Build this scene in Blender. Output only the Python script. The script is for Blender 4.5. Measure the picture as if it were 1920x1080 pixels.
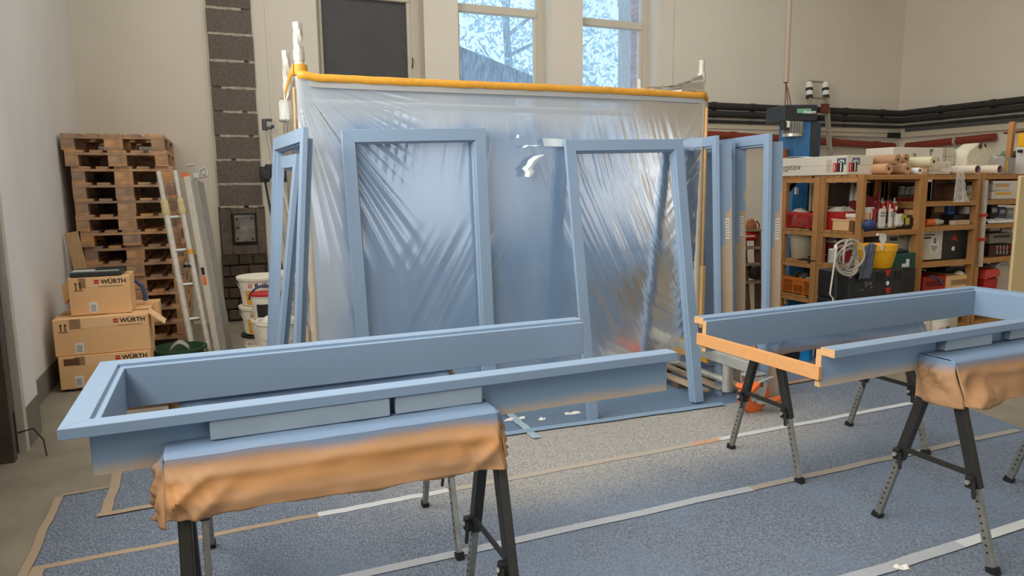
import bpy, math, random
import numpy as np
from mathutils import Vector, Matrix, noise
random.seed(7)
S = bpy.context.scene
COL = S.collection
for _o in list(bpy.data.objects): bpy.data.objects.remove(_o)

# ---------------------------------------------------------------- camera
F, HC = 1305.0, 1.47
YAW, PIT, ROL = map(math.radians, (22.74, 8.24, 0.667))
_f = np.array([math.sin(YAW)*math.cos(PIT), math.cos(YAW)*math.cos(PIT), -math.sin(PIT)])
_r = np.array([math.cos(YAW), -math.sin(YAW), 0.]); _d = np.cross(_f, _r)
_c, _s = math.cos(ROL), math.sin(ROL)
RR, DD = _c*_r+_s*_d, -_s*_r+_c*_d
cam = bpy.data.objects.new('camera', bpy.data.cameras.new('camera')); COL.objects.link(cam)
cam.matrix_world = Matrix(((RR[0], -DD[0], -_f[0], 0), (RR[1], -DD[1], -_f[1], 0), (RR[2], -DD[2], -_f[2], HC), (0, 0, 0, 1)))
cam.data.sensor_width = 36; cam.data.lens = F/1920*36; cam.data.clip_start = .05
S.camera = cam
CC = np.array([0, 0, HC])
def ray(px, py): return RR*((px-960)/F)+DD*((py-540)/F)+_f
def fl(px, py, z=0.):
    d = ray(px, py); return CC+d*(z-HC)/d[2]
def aY(px, py, y): d = ray(px, py); return CC+d*y/d[1]
def aX(px, py, x): d = ray(px, py); return CC+d*x/d[0]
def aD(px, py, k): return CC+ray(px, py)*k

# ---------------------------------------------------------------- light and exposure
S.view_settings.view_transform = 'Standard'; S.view_settings.look = 'None'
S.view_settings.gamma = 1; S.view_settings.use_curve_mapping = False
S.view_settings.exposure = -0.38
W = bpy.data.worlds.new('sky'); S.world = W; W.use_nodes = True
_n = W.node_tree.nodes; _bg = _n['Background']
_bg.inputs[0].default_value = (.62, .80, 1.0, 1); _bg.inputs[1].default_value = 2.2
def area(name, loc, rot, sx, sy, power, col):
    l = bpy.data.lights.new(name, 'AREA'); l.shape = 'RECTANGLE'; l.size = sx; l.size_y = sy
    l.energy = power; l.color = col
    o = bpy.data.objects.new(name, l); COL.objects.link(o); o.location = loc; o.rotation_euler = rot
    return o
R90 = math.pi/2
area('daylight_window_left', (-1.2, 1.7, 3.15), (0, -R90, 0), 2.3, 4.8, 330, (1, .93, .83))
GATES = [(3.0, 5.1, 52), (5.85, 6.4, 13), (7.4, 8.7, 31), (9.3, 9.7, 9)]
for _a, _b, _p in GATES: area('daylight_gate_front', ((_a+_b)/2, -6.2, 1.25), (R90, 0, 0), _b-_a, 2.4, _p, (.97, .97, 1))
area('ceiling_fill', (3.4, 4.8, 5.4), (0, 0, 0), 8.0, 4.5, 210, (.90, .95, 1))  # unseen fill added under the closed ceiling to lift the back walls

# ---------------------------------------------------------------- materials
MATS = {}
def srgb(c):
    return tuple(((v/255)/12.92 if v/255 <= .04045 else ((v/255+.055)/1.055)**2.4) for v in c)+(1,)
class NT:
    def __init__(s, m): s.t = m.node_tree; s.n = s.t.nodes; s.l = s.t.links
    def new(s, ty, **k):
        n = s.n.new(ty)
        for a, b in k.items(): setattr(n, a, b)
        return n
    def link(s, a, b): s.l.new(a, b)
def mat(name, col, rough=.6, metal=0., var=.0, scale=6., stretch=(1, 1, 1), bump=0., bscale=None, rnd=0., col2=None, trans=0., alpha=1., spec=.5, hue=0.):
    if name in MATS: return MATS[name]
    m = bpy.data.materials.new(name); m.use_nodes = True; MATS[name] = m
    T = NT(m); b = T.n['Principled BSDF']
    c = srgb(col)
    b.inputs['Base Color'].default_value = c; b.inputs['Roughness'].default_value = rough
    b.inputs['Metallic'].default_value = metal; b.inputs['Specular IOR Level'].default_value = spec
    if trans: b.inputs['Transmission Weight'].default_value = trans
    if alpha < 1: b.inputs['Alpha'].default_value = alpha
    src = None
    if var or col2 or bump:
        tc = T.new('ShaderNodeTexCoord'); mp = T.new('ShaderNodeMapping'); mp.inputs['Scale'].default_value = stretch
        T.link(tc.outputs['Object'], mp.inputs['Vector'])
        nz = T.new('ShaderNodeTexNoise'); nz.inputs['Scale'].default_value = scale; nz.inputs['Detail'].default_value = 5
        T.link(mp.outputs[0], nz.inputs['Vector'])
        if var or col2:
            mr = T.new('ShaderNodeMapRange'); mr.inputs[1].default_value = .3; mr.inputs[2].default_value = .7
            T.link(nz.outputs['Fac'], mr.inputs[0])
            mx = T.new('ShaderNodeMix', data_type='RGBA')
            T.link(mr.outputs[0], mx.inputs[0])
            if col2: a, z = c, srgb(col2)
            else: a, z = tuple(min(1, v*(1-var)) for v in c[:3])+(1,), tuple(min(1, v*(1+var)) for v in c[:3])+(1,)
            mx.inputs[6].default_value = a; mx.inputs[7].default_value = z
            src = mx.outputs[2]
        if bump:
            bp = T.new('ShaderNodeBump'); bp.inputs['Strength'].default_value = bump; bp.inputs['Distance'].default_value = .004
            if bscale:
                n2 = T.new('ShaderNodeTexNoise'); n2.inputs['Scale'].default_value = bscale; n2.inputs['Detail'].default_value = 4
                T.link(mp.outputs[0], n2.inputs['Vector']); T.link(n2.outputs['Fac'], bp.inputs['Height'])
            else: T.link(nz.outputs['Fac'], bp.inputs['Height'])
            T.link(bp.outputs[0], b.inputs['Normal'])
    if rnd or hue:
        oi = T.new('ShaderNodeObjectInfo'); hs = T.new('ShaderNodeHueSaturation')
        mr = T.new('ShaderNodeMapRange'); mr.inputs[3].default_value = 1-rnd; mr.inputs[4].default_value = 1+rnd
        T.link(oi.outputs['Random'], mr.inputs[0]); T.link(mr.outputs[0], hs.inputs['Value'])
        m2 = T.new('ShaderNodeMapRange'); m2.inputs[3].default_value = 1.25-hue; m2.inputs[4].default_value = 1.0
        if hue: T.link(oi.outputs['Random'], m2.inputs[0]); T.link(m2.outputs[0], hs.inputs['Saturation'])
        if src: T.link(src, hs.inputs['Color'])
        else: hs.inputs['Color'].default_value = c
        src = hs.outputs[0]
    if src: T.link(src, b.inputs['Base Color'])
    return m

# ---------------------------------------------------------------- mesh helpers
ORG = {}
class MB:
    def __init__(s): s.v = []; s.f = []
    def add(s, vs, fs):
        k = len(s.v); s.v += [tuple(map(float, p)) for p in vs]; s.f += [tuple(i+k for i in f) for f in fs]; return s
    def bx(s, x0, x1, y0, y1, z0, z1):
        return s.add([(x, y, z) for z in (z0, z1) for y in (y0, y1) for x in (x0, x1)],
                     [(0, 2, 3, 1), (4, 5, 7, 6), (0, 1, 5, 4), (2, 6, 7, 3), (0, 4, 6, 2), (1, 3, 7, 5)])
    def box(s, c, d, rz=0.):
        k = len(s.v); s.bx(-d[0]/2, d[0]/2, -d[1]/2, d[1]/2, -d[2]/2, d[2]/2)
        ca, sa = math.cos(rz), math.sin(rz)
        for i in range(k, len(s.v)):
            x, y, z = s.v[i]; s.v[i] = (c[0]+x*ca-y*sa, c[1]+x*sa+y*ca, c[2]+z)
        return s
    def beam(s, p, q, w, h, up=(0, 0, 1)):
        p, q, up = Vector(p), Vector(q), Vector(up); d = (q-p).normalized(); sd = d.cross(up).normalized(); u = sd.cross(d)
        vs = [e+sd*(a*w/2)+u*(b*h/2) for e in (p, q) for a, b in ((-1, -1), (1, -1), (1, 1), (-1, 1))]
        return s.add(vs, [(3, 2, 1, 0), (4, 5, 6, 7), (0, 1, 5, 4), (1, 2, 6, 5), (2, 3, 7, 6), (3, 0, 4, 7)])
    def tube(s, pts, r, n=10, cap=True):
        pts = [Vector(p) for p in pts]; k = len(s.v); m = len(pts)
        rs = r if isinstance(r, (list, tuple)) else [r]*m
        d0 = (pts[1]-pts[0]).normalized(); u = d0.orthogonal().normalized()
        for i, p in enumerate(pts):
            d = (pts[min(i+1, m-1)]-pts[max(i-1, 0)])
            d = d.normalized() if d.length > 1e-9 else d0
            u = (u-d*u.dot(d)).normalized(); w = d.cross(u)
            for j in range(n):
                a = 2*math.pi*j/n; s.v.append(tuple(p+(u*math.cos(a)+w*math.sin(a))*rs[i]))
        for i in range(m-1):
            for j in range(n):
                a, b = k+i*n+j, k+i*n+(j+1) % n; s.f.append((a, b, b+n, a+n))
        if cap: s.f.append(tuple(k+j for j in range(n))[::-1]); s.f.append(tuple(k+(m-1)*n+j for j in range(n)))
        return s
    def lathe(s, prof, c=(0, 0, 0), n=24, axis='z', cap=True):
        k = len(s.v)
        for r, z in prof:
            for j in range(n):
                a = 2*math.pi*j/n; x, y = r*math.cos(a), r*math.sin(a)
                p = (x, y, z) if axis == 'z' else ((z, x, y) if axis == 'x' else (y, z, x))
                s.v.append((c[0]+p[0], c[1]+p[1], c[2]+p[2]))
        for i in range(len(prof)-1):
            for j in range(n):
                a, b = k+i*n+j, k+i*n+(j+1) % n; s.f.append((a, b, b+n, a+n))
        if cap:
            s.f.append(tuple(k+j for j in range(n))[::-1]); e = k+(len(prof)-1)*n; s.f.append(tuple(e+j for j in range(n)))
        return s
    def prism(s, poly, fn, a0, a1):
        """poly of (u,v); fn(u,v,a)->xyz; a0/a1 number or per-vertex list"""
        n = len(poly); k = len(s.v)
        for a in (a0, a1):
            for i, (u, v) in enumerate(poly): s.v.append(tuple(map(float, fn(u, v, a[i] if isinstance(a, (list, tuple)) else a))))
        s.f.append(tuple(k+i for i in range(n))[::-1]); s.f.append(tuple(k+n+i for i in range(n)))
        for i in range(n): j = (i+1) % n; s.f.append((k+i, k+j, k+n+j, k+n+i))
        return s
    def grid(s, nu, nv, fn, thick=None):
        k = len(s.v)
        for j in range(nv+1):
            for i in range(nu+1): s.v.append(tuple(map(float, fn(i/nu, j/nv))))
        for j in range(nv):
            for i in range(nu):
                a = k+j*(nu+1)+i; s.f.append((a, a+1, a+nu+2, a+nu+1))
        return s
    def build(s, name, m, parent=None, smooth=False, bevel=0., kind=None, label=None, solid=0., cat=None, group=None):
        org = ORG.get(parent.name, Vector()) if parent else Vector()
        me = bpy.data.meshes.new(name)
        me.from_pydata([(v[0]-org[0], v[1]-org[1], v[2]-org[2]) for v in s.v], [], s.f); me.validate(); me.update()
        import bmesh
        bm = bmesh.new(); bm.from_mesh(me); bmesh.ops.recalc_face_normals(bm, faces=bm.faces); bm.to_mesh(me); bm.free()
        if smooth:
            me.polygons.foreach_set('use_smooth', [True]*len(me.polygons)); me.set_sharp_from_angle(angle=.7)
        me.materials.append(m)
        o = bpy.data.objects.new(name, me); COL.objects.link(o)
        if parent: o.parent = parent; ORG[o.name] = org
        if bevel:
            b = o.modifiers.new('b', 'BEVEL'); b.width = bevel; b.segments = 1; b.limit_method = 'ANGLE'; b.harden_normals = False
        if solid:
            q = o.modifiers.new('s', 'SOLIDIFY'); q.thickness = solid; q.offset = 0
        if kind: o['kind'] = kind
        if name in ('notches', 'lattice', 'cooling_fins', 'paint_smears', 'bar_lines', 'print_lines', 'mortar_joint'): o['kind'] = 'stuff'
        if label: o['label'] = label
        if cat: o['category'] = cat
        if group: o['group'] = group
        return o
def thing(name, label, cat, loc=(0, 0, 0), group=None):
    o = bpy.data.objects.new(name, None); COL.objects.link(o); o.location = loc; o.empty_display_size = .1
    o['label'] = label; o['category'] = cat
    if group: o['group'] = group
    ORG[o.name] = Vector(loc); return o
def kids(o): return [c for c in bpy.data.objects if c.parent == o]
def copy_tree(o, parent=None, cache=None):
    if cache is None:
        cache = {}
        for c in bpy.data.objects:
            if c.parent: cache.setdefault(c.parent.name, []).append(c)
    c = o.copy(); COL.objects.link(c)
    if parent: c.parent = parent
    for ch in cache.get(o.name, []): copy_tree(ch, c, cache)
    return c
def txt(body, size, loc, rot, m, parent, shear=0., ax='LEFT', sx=1., name='lettering', bold=0.):
    cu = bpy.data.curves.new(name, 'FONT'); cu.body = body; cu.size = size; cu.shear = shear; cu.align_x = ax; cu.extrude = .0003
    if bold: cu.offset = bold
    cu.resolution_u = 3
    cu.materials.append(m)
    tmp = bpy.data.objects.new(name, cu); me = bpy.data.meshes.new_from_object(tmp)
    bpy.data.objects.remove(tmp); bpy.data.curves.remove(cu)
    if not me.materials: me.materials.append(m)
    o = bpy.data.objects.new(name, me); COL.objects.link(o)
    org = ORG.get(parent.name, Vector()) if parent else Vector()
    o.location = Vector(loc)-org; o.rotation_euler = rot; o.scale = (sx, 1, 1)
    if parent: o.parent = parent
    return o
RF = (R90, 0, 0)          # text on a face looking towards -y
RL = (R90, 0, -R90)       # text on a face looking towards -x
def fbm(x, y, z=0., o=4):
    return noise.fractal(Vector((x, y, z)), 1., 2., o)

# ---------------------------------------------------------------- common materials
M_wall = mat('wall_paint', (222, 212, 194), .9, var=.03, scale=1.5, bump=.15, bscale=60)
M_wallL = mat('wall_paint_left', (226, 222, 215), .9, var=.05, scale=1.2, bump=.15, bscale=60)
M_conc = mat('concrete_floor', (142, 132, 114), .85, var=.16, scale=3.5, bump=.2, bscale=40)
M_grey = mat('dirty_grey_base', (120, 113, 100), .9, var=.1, scale=5)
M_blue = mat('blue_lacquer', (140, 163, 188), .45, var=.015, scale=2.)
M_bare = mat('bare_laminate', (196, 171, 142), .6, var=.04, scale=5)
M_chip = mat('chipboard_edge', (214, 168, 114), .8, var=.15, scale=90)
M_batten = mat('raw_batten', (216, 156, 98), .7, var=.05, scale=5, stretch=(1, 8, 8))
M_shelf = mat('pine_shelf', (178, 128, 74), .7, var=.14, scale=6, stretch=(2, 2, .6), rnd=.12)
M_pal = mat('pallet_wood', (188, 140, 92), .85, var=.3, scale=9, rnd=.34, hue=.6)
M_card = mat('cardboard', (238, 190, 136), .85, var=.04, scale=4)
M_cardp = mat('cardboard_print', (244, 200, 150), .85)
M_tape = mat('brown_tape', (160, 124, 86), .5)
M_white = mat('white_plastic', (226, 219, 203), .5, var=.02, scale=3)
M_lid = mat('white_lid', (232, 224, 205), .45)
M_black = mat('black_plastic', (34, 34, 35), .5, var=.1, scale=20)
M_dark = mat('dark_rubber', (24, 24, 25), .7)
M_steel = mat('galvanised_steel', (190, 190, 182), .5, .45, var=.12, scale=14)
M_alu = mat('aluminium', (205, 200, 190), .4, .75, var=.08, scale=18)
M_alus = mat('paint_splashed_aluminium', (205, 199, 186), .6, .25, var=.12, scale=25)
M_legd = mat('dark_steel_leg', (58, 56, 52), .45, .4, var=.12, scale=12)
M_red = mat('red_plastic', (176, 34, 30), .45)
M_dred = mat('dark_red_cloth', (120, 22, 28), .8, var=.2, scale=20)
M_orange = mat('orange_plastic', (226, 108, 42), .5, var=.08, scale=9)
M_crate = mat('orange_crate_plastic', (206, 112, 34), .5)
M_yellow = mat('yellow_plastic', (236, 172, 16), .45)
M_ytape = mat('yellow_tape', (220, 156, 50), .5, var=.08, scale=30)
M_liftb = mat('lift_blue_paint', (42, 104, 152), .45, var=.08, scale=6)
M_pipeb = mat('black_pipe_foam', (44, 42, 38), .75, var=.15, scale=14)
M_piper = mat('red_brown_pipe', (134, 52, 34), .5, var=.1, scale=6)
M_paperw = mat('white_paper', (232, 230, 222), .8)
M_ink = mat('black_ink', (28, 26, 26), .7)
M_inkr = mat('red_ink', (196, 40, 34), .6)
M_gold = mat('label_ochre', (222, 152, 34), .55, var=.05, scale=12)
M_navy = mat('navy_blue_plastic', (38, 56, 104), .5)
M_brown = mat('brown_board', (104, 70, 44), .8, var=.15, scale=9)
M_green = mat('dark_green_plastic', (26, 74, 64), .5)
M_greend = mat('green_tub', (36, 74, 46), .6)
M_kraft = mat('kraft_roll', (196, 152, 112), .8, var=.05, scale=8)
M_cream = mat('cream_paint', (214, 190, 140), .7, var=.02, scale=3)
M_fabric = mat('grey_cloth', (92, 98, 112), .95, var=.12, scale=30)
M_fabw = mat('white_cloth', (214, 206, 190), .95, var=.08, scale=25)
M_sand = mat('sandpaper_brown', (122, 84, 52), .95, var=.1, scale=200)
M_trunk = mat('cable_trunking', (196, 184, 160), .6)
# ================================================================ SETTING
def struct(name, mb, m, parent=None, **k):
    o = mb.build(name, m, parent, **k)
    if not parent: o['kind'] = 'structure'
    return o
YB, XL, XR, YF, ZC = 8.4, -1.24, 10.5, -6.0, 5.5
struct('floor', MB().bx(XL-.3, XR+.3, YF-.3, YB+.3, -.1, 0), M_conc)
struct('ceiling', MB().bx(XL-.3, XR+.3, YF-.3, YB+.3, ZC, ZC+.1), M_wall)
# back wall with three window openings (z 1.95 .. 4.7)
wz0, wz1 = 1.95, 4.75
ops = [(1.17, 2.42), (2.85, 4.12), (4.57, 5.74)]
wb = MB(); xs = [XL-.3]+[v for o in ops for v in o]+[XR+.3]
wb.bx(XL-.3, XR+.3, YB, YB+.4, -.1, wz0); wb.bx(XL-.3, XR+.3, YB, YB+.4, wz1, ZC)
for i in range(0, len(xs), 2): wb.bx(xs[i], xs[i+1], YB, YB+.4, wz0, wz1)
struct('wall_back', wb, M_wall)
# right wall, front wall with two gates, left wall with gate and pier
struct('wall_right', MB().bx(XR, XR+.3, YF-.3, YB, -.1, ZC), M_wall)
wf = MB(); gates = [g[:2] for g in GATES]
xs = [XL-.3]+[v for g in gates for v in g]+[XR+.3]
wf.bx(XL-.3, XR+.3, YF-.3, YF, 2.47, ZC)
for i in range(0, len(xs), 2): wf.bx(xs[i], xs[i+1], YF-.3, YF, -.1, 2.47)
struct('wall_front', wf, M_wall)
M_gwin = mat('gate_frame_white', (220, 218, 210), .6)
for gi, (a, b) in enumerate(gates):
    g = struct('door_%d' % (gi+1), MB().bx(a, a+.07, YF-.14, YF-.06, 0, 2.47).bx(b-.07, b, YF-.14, YF-.06, 0, 2.47).bx(a, b, YF-.14, YF-.06, 2.39, 2.47), M_gwin)
    nb = max(1, round((b-a)/.62))
    for k in range(1, nb):
        MB().bx(a+(b-a)*k/nb-.03, a+(b-a)*k/nb+.03, YF-.13, YF-.07, 0, 2.39).build('gate_bar', M_gwin, g)
    for zz in (.3, 1.4, 1.95): MB().bx(a+.07, b-.07, YF-.13, YF-.07, zz-.035, zz+.035).build('gate_rail', M_gwin, g)
wl = MB()
wl.bx(XL-.3, XL, 4.3, YB, -.1, ZC); wl.bx(XL-.3, XL, -.8, 4.3, 4.4, ZC); wl.bx(XL-.3, XL, -.8, 4.3, -.1, 1.9)
wl.bx(XL-.3, XL, YF, -.8, -.1, ZC)
struct('wall_left', wl, M_wallL)
# closed sectional gate beside the pier (steel, out to the frame edge) and the pier itself
dg = struct('door_5', MB().bx(XL, XL+.05, .6, 4.56, 0, 1.88), mat('dark_gate_leaf', (66, 62, 58), .7, var=.2, scale=3))
for zz in (.5, .95, 1.4, 1.84): MB().bx(XL+.05, XL+.065, .6, 4.56, zz-.02, zz+.02).build('gate_rib', mat('dark_gate_rib', (92, 88, 82), .7), dg)
MB().bx(-1.22, -1.14, 4.52, 4.56, 0, 3.6).build('guide_rail', M_legd, dg)
MB().bx(-1.20, -1.12, 4.44, 4.5, 0, 3.6).build('guide_rail', mat('rusty_rail', (84, 74, 62), .7, var=.3, scale=8), dg)
pier_prof = [(-1.3, 4.62), (-1.12, 4.62), (-1.10, 4.68), (-1.10, 4.98), (-1.24, 5.2), (-1.3, 5.2)]
pr = struct('trim_1', MB().prism(pier_prof, lambda u, v, a: (u, v, a), .24, ZC), M_wallL)
MB().prism([(x*1.0+(.004 if x > -1.25 else 0), y-.002) for x, y in pier_prof], lambda u, v, a: (u, v, a), 0, .24).build('pier_base', M_grey, pr)
MB().bx(-1.135, -1.095, 4.60, 4.66, .0, ZC).build('edge_rail', mat('pale_steel_edge', (206, 199, 184), .55, .2, var=.08, scale=5), pr)
struct('baseboard_left', MB().bx(XL, XL+.006, 5.2, YB, 0, .18), M_grey)
wq = struct('window_4', MB().bx(XL-.2, XL-.12, -.8, 4.3, 1.9, 1.98).bx(XL-.2, XL-.12, -.8, 4.3, 4.32, 4.4), M_gwin)
for k in range(6): MB().bx(XL-.2, XL-.12, -.8+5.04*k/5, -.74+5.04*k/5, 1.9, 4.4).build('window_bar', M_gwin, wq)
# wires at the foot of the gate rail
cb = MB().tube([(-1.13, 4.6, .12), (-1.05, 4.58, .14), (-.99, 4.5, .09), (-.97, 4.44, .015)], .004, 6).build('loose_cable', M_dark, smooth=True)
cb['label'] = 'loose dark cable curling onto the floor at the foot of the white pier'; cb['category'] = 'cable'

# chimney strip of concrete blocks with a soot door, brick courses below
M_blk = mat('cinder_block', (108, 98, 88), .95, var=.2, scale=40, bump=.5, bscale=120, rnd=.05)
M_mort = mat('pale_mortar', (150, 140, 124), .95, var=.2, scale=12)
M_mortd = mat('sooty_mortar', (70, 62, 54), .95, var=.25, scale=8)
M_brk = mat('sooty_brick', (84, 70, 58), .95, var=.3, scale=14, bump=.5, bscale=60, rnd=.22)
M_joint = mat('joint_mortar', (176, 166, 148), .95, var=.25, scale=25)
ch = struct('trim_2', MB().bx(.03, .47, YB-.02, YB, 1.27, ZC), M_mort)
zj = [1.29, 1.541, 1.802, 2.061, 2.318, 2.573, 2.854, 3.132, 3.397, 3.66, 3.92, 4.18, 4.44, 4.7, 4.96, 5.22, 5.48]
for a, b in zip(zj, zj[1:]):
    j1, j2 = random.uniform(-.006, .006), random.uniform(-.006, .006)
    MB().bx(.026+j1, .474+j2, YB-.045, YB-.019, a+.009, b-.007).build('block', M_blk, ch, bevel=.004)
    jm = MB()
    for q in range(9):
        xa = .03+.049*q
        if random.random() < .82: jm.bx(xa, xa+.05, YB-.046-random.uniform(0, .003), YB-.02, a-.009-random.uniform(0, .009), a+.010+random.uniform(0, .004))
    jm.build('mortar_joint', M_joint, ch)
MB().bx(.01, .49, YB-.02, YB, 0, 1.29).build('brick_backing', M_mortd, ch)
zz = .02; row = 0
while zz < .76:
    h = .118; x = .0+(.0 if row % 2 else -.09)
    while x < .49:
        w = random.uniform(.13, .2); x0, x1 = max(x, .0), min(x+w, .495)
        if x1-x0 > .03: MB().bx(x0+.006, x1-.006, YB-.05-random.uniform(0, .012), YB-.019, zz+.006, zz+h-.006).build('brick', M_brk, ch, bevel=.006)
        x += w
    zz += h+.006; row += 1
for (x0, x1, z0, z1) in ((.02, .13, .76, 1.27), (.40, .485, .76, 1.27), (.135, .395, 1.215, 1.28), (.135, .395, .76, .86)):
    MB().bx(x0, x1, YB-.042, YB-.019, z0, z1).build('render_patch', mat('dark_render', (104, 92, 80), .95, var=.25, scale=15, bump=.5, bscale=70), ch)
sd = thing('soot_door', 'battered pale grey chimney cleaning door set low in the block strip', 'door', (.265, YB-.05, .9))
M_soot = mat('scuffed_grey_paint', (158, 152, 142), .7, col2=(96, 90, 84), scale=9)
MB().bx(.15, .385, YB-.055, YB-.018, .885, 1.21).build('door_frame', mat('soot_frame', (62, 56, 50), .8), sd)
MB().bx(.162, .373, YB-.075, YB-.055, .90, 1.195).build('door_plate', M_soot, sd, bevel=.006)
for px_, pz_ in ((.19, 1.16), (.345, 1.165), (.19, .94), (.345, .935), (.2, 1.06)): MB().lathe([(.012, 0), (.012, -.01)], (px_, YB-.075, pz_), 8, 'y').build('bolt', M_legd, sd)

# pilasters / recess edges between windows
for i, (x0, x1) in enumerate(((5.80, 5.98), (.62, .66), (-.02, .0))):
    struct('trim_%d' % (3+i), MB().bx(x0, x1, YB-.02 if i == 0 else YB-.008, YB, 0, ZC), M_wall)
# windows
M_frame = mat('window_paint', (206, 196, 176), .6)
M_pane1 = mat('blackout_pane', (70, 68, 66), .5, var=.12, scale=3, stretch=(1, 1, 2))
def glassmat():
    m = bpy.data.materials.new('ribbed_wet_glass'); m.use_nodes = True; T = NT(m); T.n.remove(T.n['Principled BSDF'])
    tr = T.new('ShaderNodeBsdfTransparent'); tr.inputs[0].default_value = (.93, .97, 1, 1)
    gl = T.new('ShaderNodeBsdfGlossy'); gl.inputs['Roughness'].default_value = .15
    tl = T.new('ShaderNodeBsdfTranslucent'); tl.inputs[0].default_value = (.80, .92, 1, 1)
    tc = T.new('ShaderNodeTexCoord'); mp = T.new('ShaderNodeMapping'); mp.inputs['Scale'].default_value = (90, 1, 9)
    nz = T.new('ShaderNodeTexNoise'); nz.inputs['Scale'].default_value = 1.; nz.inputs['Detail'].default_value = 3
    T.link(tc.outputs['Object'], mp.inputs[0]); T.link(mp.outputs[0], nz.inputs['Vector'])
    mr = T.new('ShaderNodeMapRange'); mr.inputs[1].default_value = .35; mr.inputs[2].default_value = .75; mr.inputs[3].default_value = .10; mr.inputs[4].default_value = .32
    T.link(nz.outputs['Fac'], mr.inputs[0])
    m1 = T.new('ShaderNodeMixShader'); T.link(mr.outputs[0], m1.inputs[0]); T.link(tr.outputs[0], m1.inputs[1]); T.link(tl.outputs[0], m1.inputs[2])
    m2 = T.new('ShaderNodeMixShader'); m2.inputs[0].default_value = .06; T.link(m1.outputs[0], m2.inputs[1]); T.link(gl.outputs[0], m2.inputs[2])
    T.link(m2.outputs[0], T.n['Material Output'].inputs['Surface']); return m
M_glass = glassmat()
yw = YB+.24
bars = {0: 3.745, 1: 3.70, 2: 3.665}
for i, (a, b) in enumerate(ops):
    b2 = b-.05
    w = struct('window_%d' % (i+1), MB().bx(a, a+.06, yw, yw+.07, wz0, wz1).bx(b2-.06, b, yw, yw+.07, wz0, wz1).bx(a, b, yw, yw+.07, wz0, wz0+.07).bx(a, b, yw, yw+.07, wz1-.07, wz1), M_frame)
    zb = bars[i]
    MB().bx(a+.06, b2-.06, yw-.03, yw+.06, zb-.05, zb+.05).build('transom', M_frame, w, bevel=.008)
    MB().bx(b2-.1, b2-.06, yw-.015, yw+.05, wz0+.07, zb-.05).build('casement', M_frame, w)
    MB().bx(a+.06, a+.09, yw-.015, yw+.05, wz0+.07, zb-.05).build('casement', M_frame, w)
    pm = M_pane1 if i == 0 else M_glass
    MB().bx(a+.06, b2-.06, yw+.02, yw+.026, wz0+.07, zb-.05).build('pane', pm, w)
    MB().bx(a+.06, b2-.06, yw+.02, yw+.026, zb+.05, wz1-.07).build('pane', pm if i else M_pane1, w)
    MB().bx(a-.02, b+.02, YB-.03, yw, wz0-.03, wz0).build('window_sill', M_frame, w)
    if i == 0: MB().tube([(b2-.05, yw-.02, 2.93), (b2-.05, yw-.05, 2.98), (b2-.05, yw-.05, 3.05)], .006, 6).build('window_stay', M_dark, w)
# outside: neighbour's roof, brick pier, trees
rf = thing('neighbour_roof', 'dark grey sloping roof edge of the next building outside the left bright window', 'roof', (3.9, 12, 2.6))
MB().prism([(3.0, 2.4), (3.0, 3.95), (5.25, 3.25), (5.0, 3.02)], lambda u, v, a: (u, a, v), 11.0, 14).build('roof_slab', mat('slate_blue', (70, 84, 104), .6), rf)
MB().bx(3.0, 4.7, 11.4, 14, 1.0, 3.1).build('gable_wall', mat('outside_render', (200, 190, 180), .9), rf)
bp_ = thing('brick_pier', 'red brick wall end outside the right bright window', 'wall', (6.6, 9.6, 2))
M_rbk = mat('red_brick', (176, 118, 96), .9, var=.15, scale=9, rnd=.15)
MB().bx(6.02, 7.4, 9.31, 9.9, 0, 5.5).build('mortar_core', mat('grey_mortar', (178, 170, 160), .95), bp_)
for r in range(38):
    for k in range(2):
        z = 1.9+r*.085; x = 6.0+k*.25+(-.12 if r % 2 else 0)
        MB().bx(max(x, 6.0), x+.238, 9.29, 9.5, z, z+.073).build('brick', M_rbk, bp_)
M_leaf = mat('pale_backlit_leaf', (176, 206, 214), .8, rnd=.08)
def tree(x, y, h, rr, lab, seed):
    rn = random.Random(seed)
    t = thing('leafy_tree', lab, 'tree', (x, y, 0))
    tr = MB().tube([(x, y, 0), (x+.1, y, h*.35), (x-.05, y, h*.7), (x+.1, y, h*.9)], [.16, .12, .08, .03], 8)
    br = MB()
    for k in range(9):
        z = h*(.3+.06*k); a = rn.uniform(0, 6.28); L = rr*rn.uniform(.6, 1)
        br.tube([(x, y, z), (x+L*.5*math.cos(a), y+L*.5*math.sin(a), z+.25*L), (x+L*math.cos(a), y+L*math.sin(a), z+.65*L)], [.05, .03, .012], 5)
    tr.build('trunk', mat('pale_bark', (130, 140, 146), .9), t, smooth=True); br.build('branches', mat('pale_bark', (130, 140, 146), .9), t)
    lf = MB()
    for k in range(5200):
        while True:
            p = Vector((rn.uniform(-1, 1), rn.uniform(-1, 1), rn.uniform(-1, 1)))
            if p.length < 1: break
        q = Vector((x+p.x*rr, y+p.y*rr, h*.62+p.z*h*.42))
        if fbm(q.x*.9+seed, q.y*.9, q.z*.9, 3) < -.08: continue
        u = Vector((rn.uniform(-1, 1), rn.uniform(-1, 1), rn.uniform(-1, 1))).normalized(); v = u.orthogonal().normalized()
        s = rn.uniform(.05, .11)
        lf.add([q-u*s, q+v*s*.5, q+u*s, q-v*s*.5], [(0, 1, 2, 3)])
    o = lf.build('foliage', M_leaf, t); o['kind'] = 'stuff'
tree(6.1, 14.6, 7.2, 2.4, 'pale leafy tree outside the left bright window', 3)
tree(11.4, 17.8, 8.4, 2.9, 'pale leafy tree outside the right bright window', 11)

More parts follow.
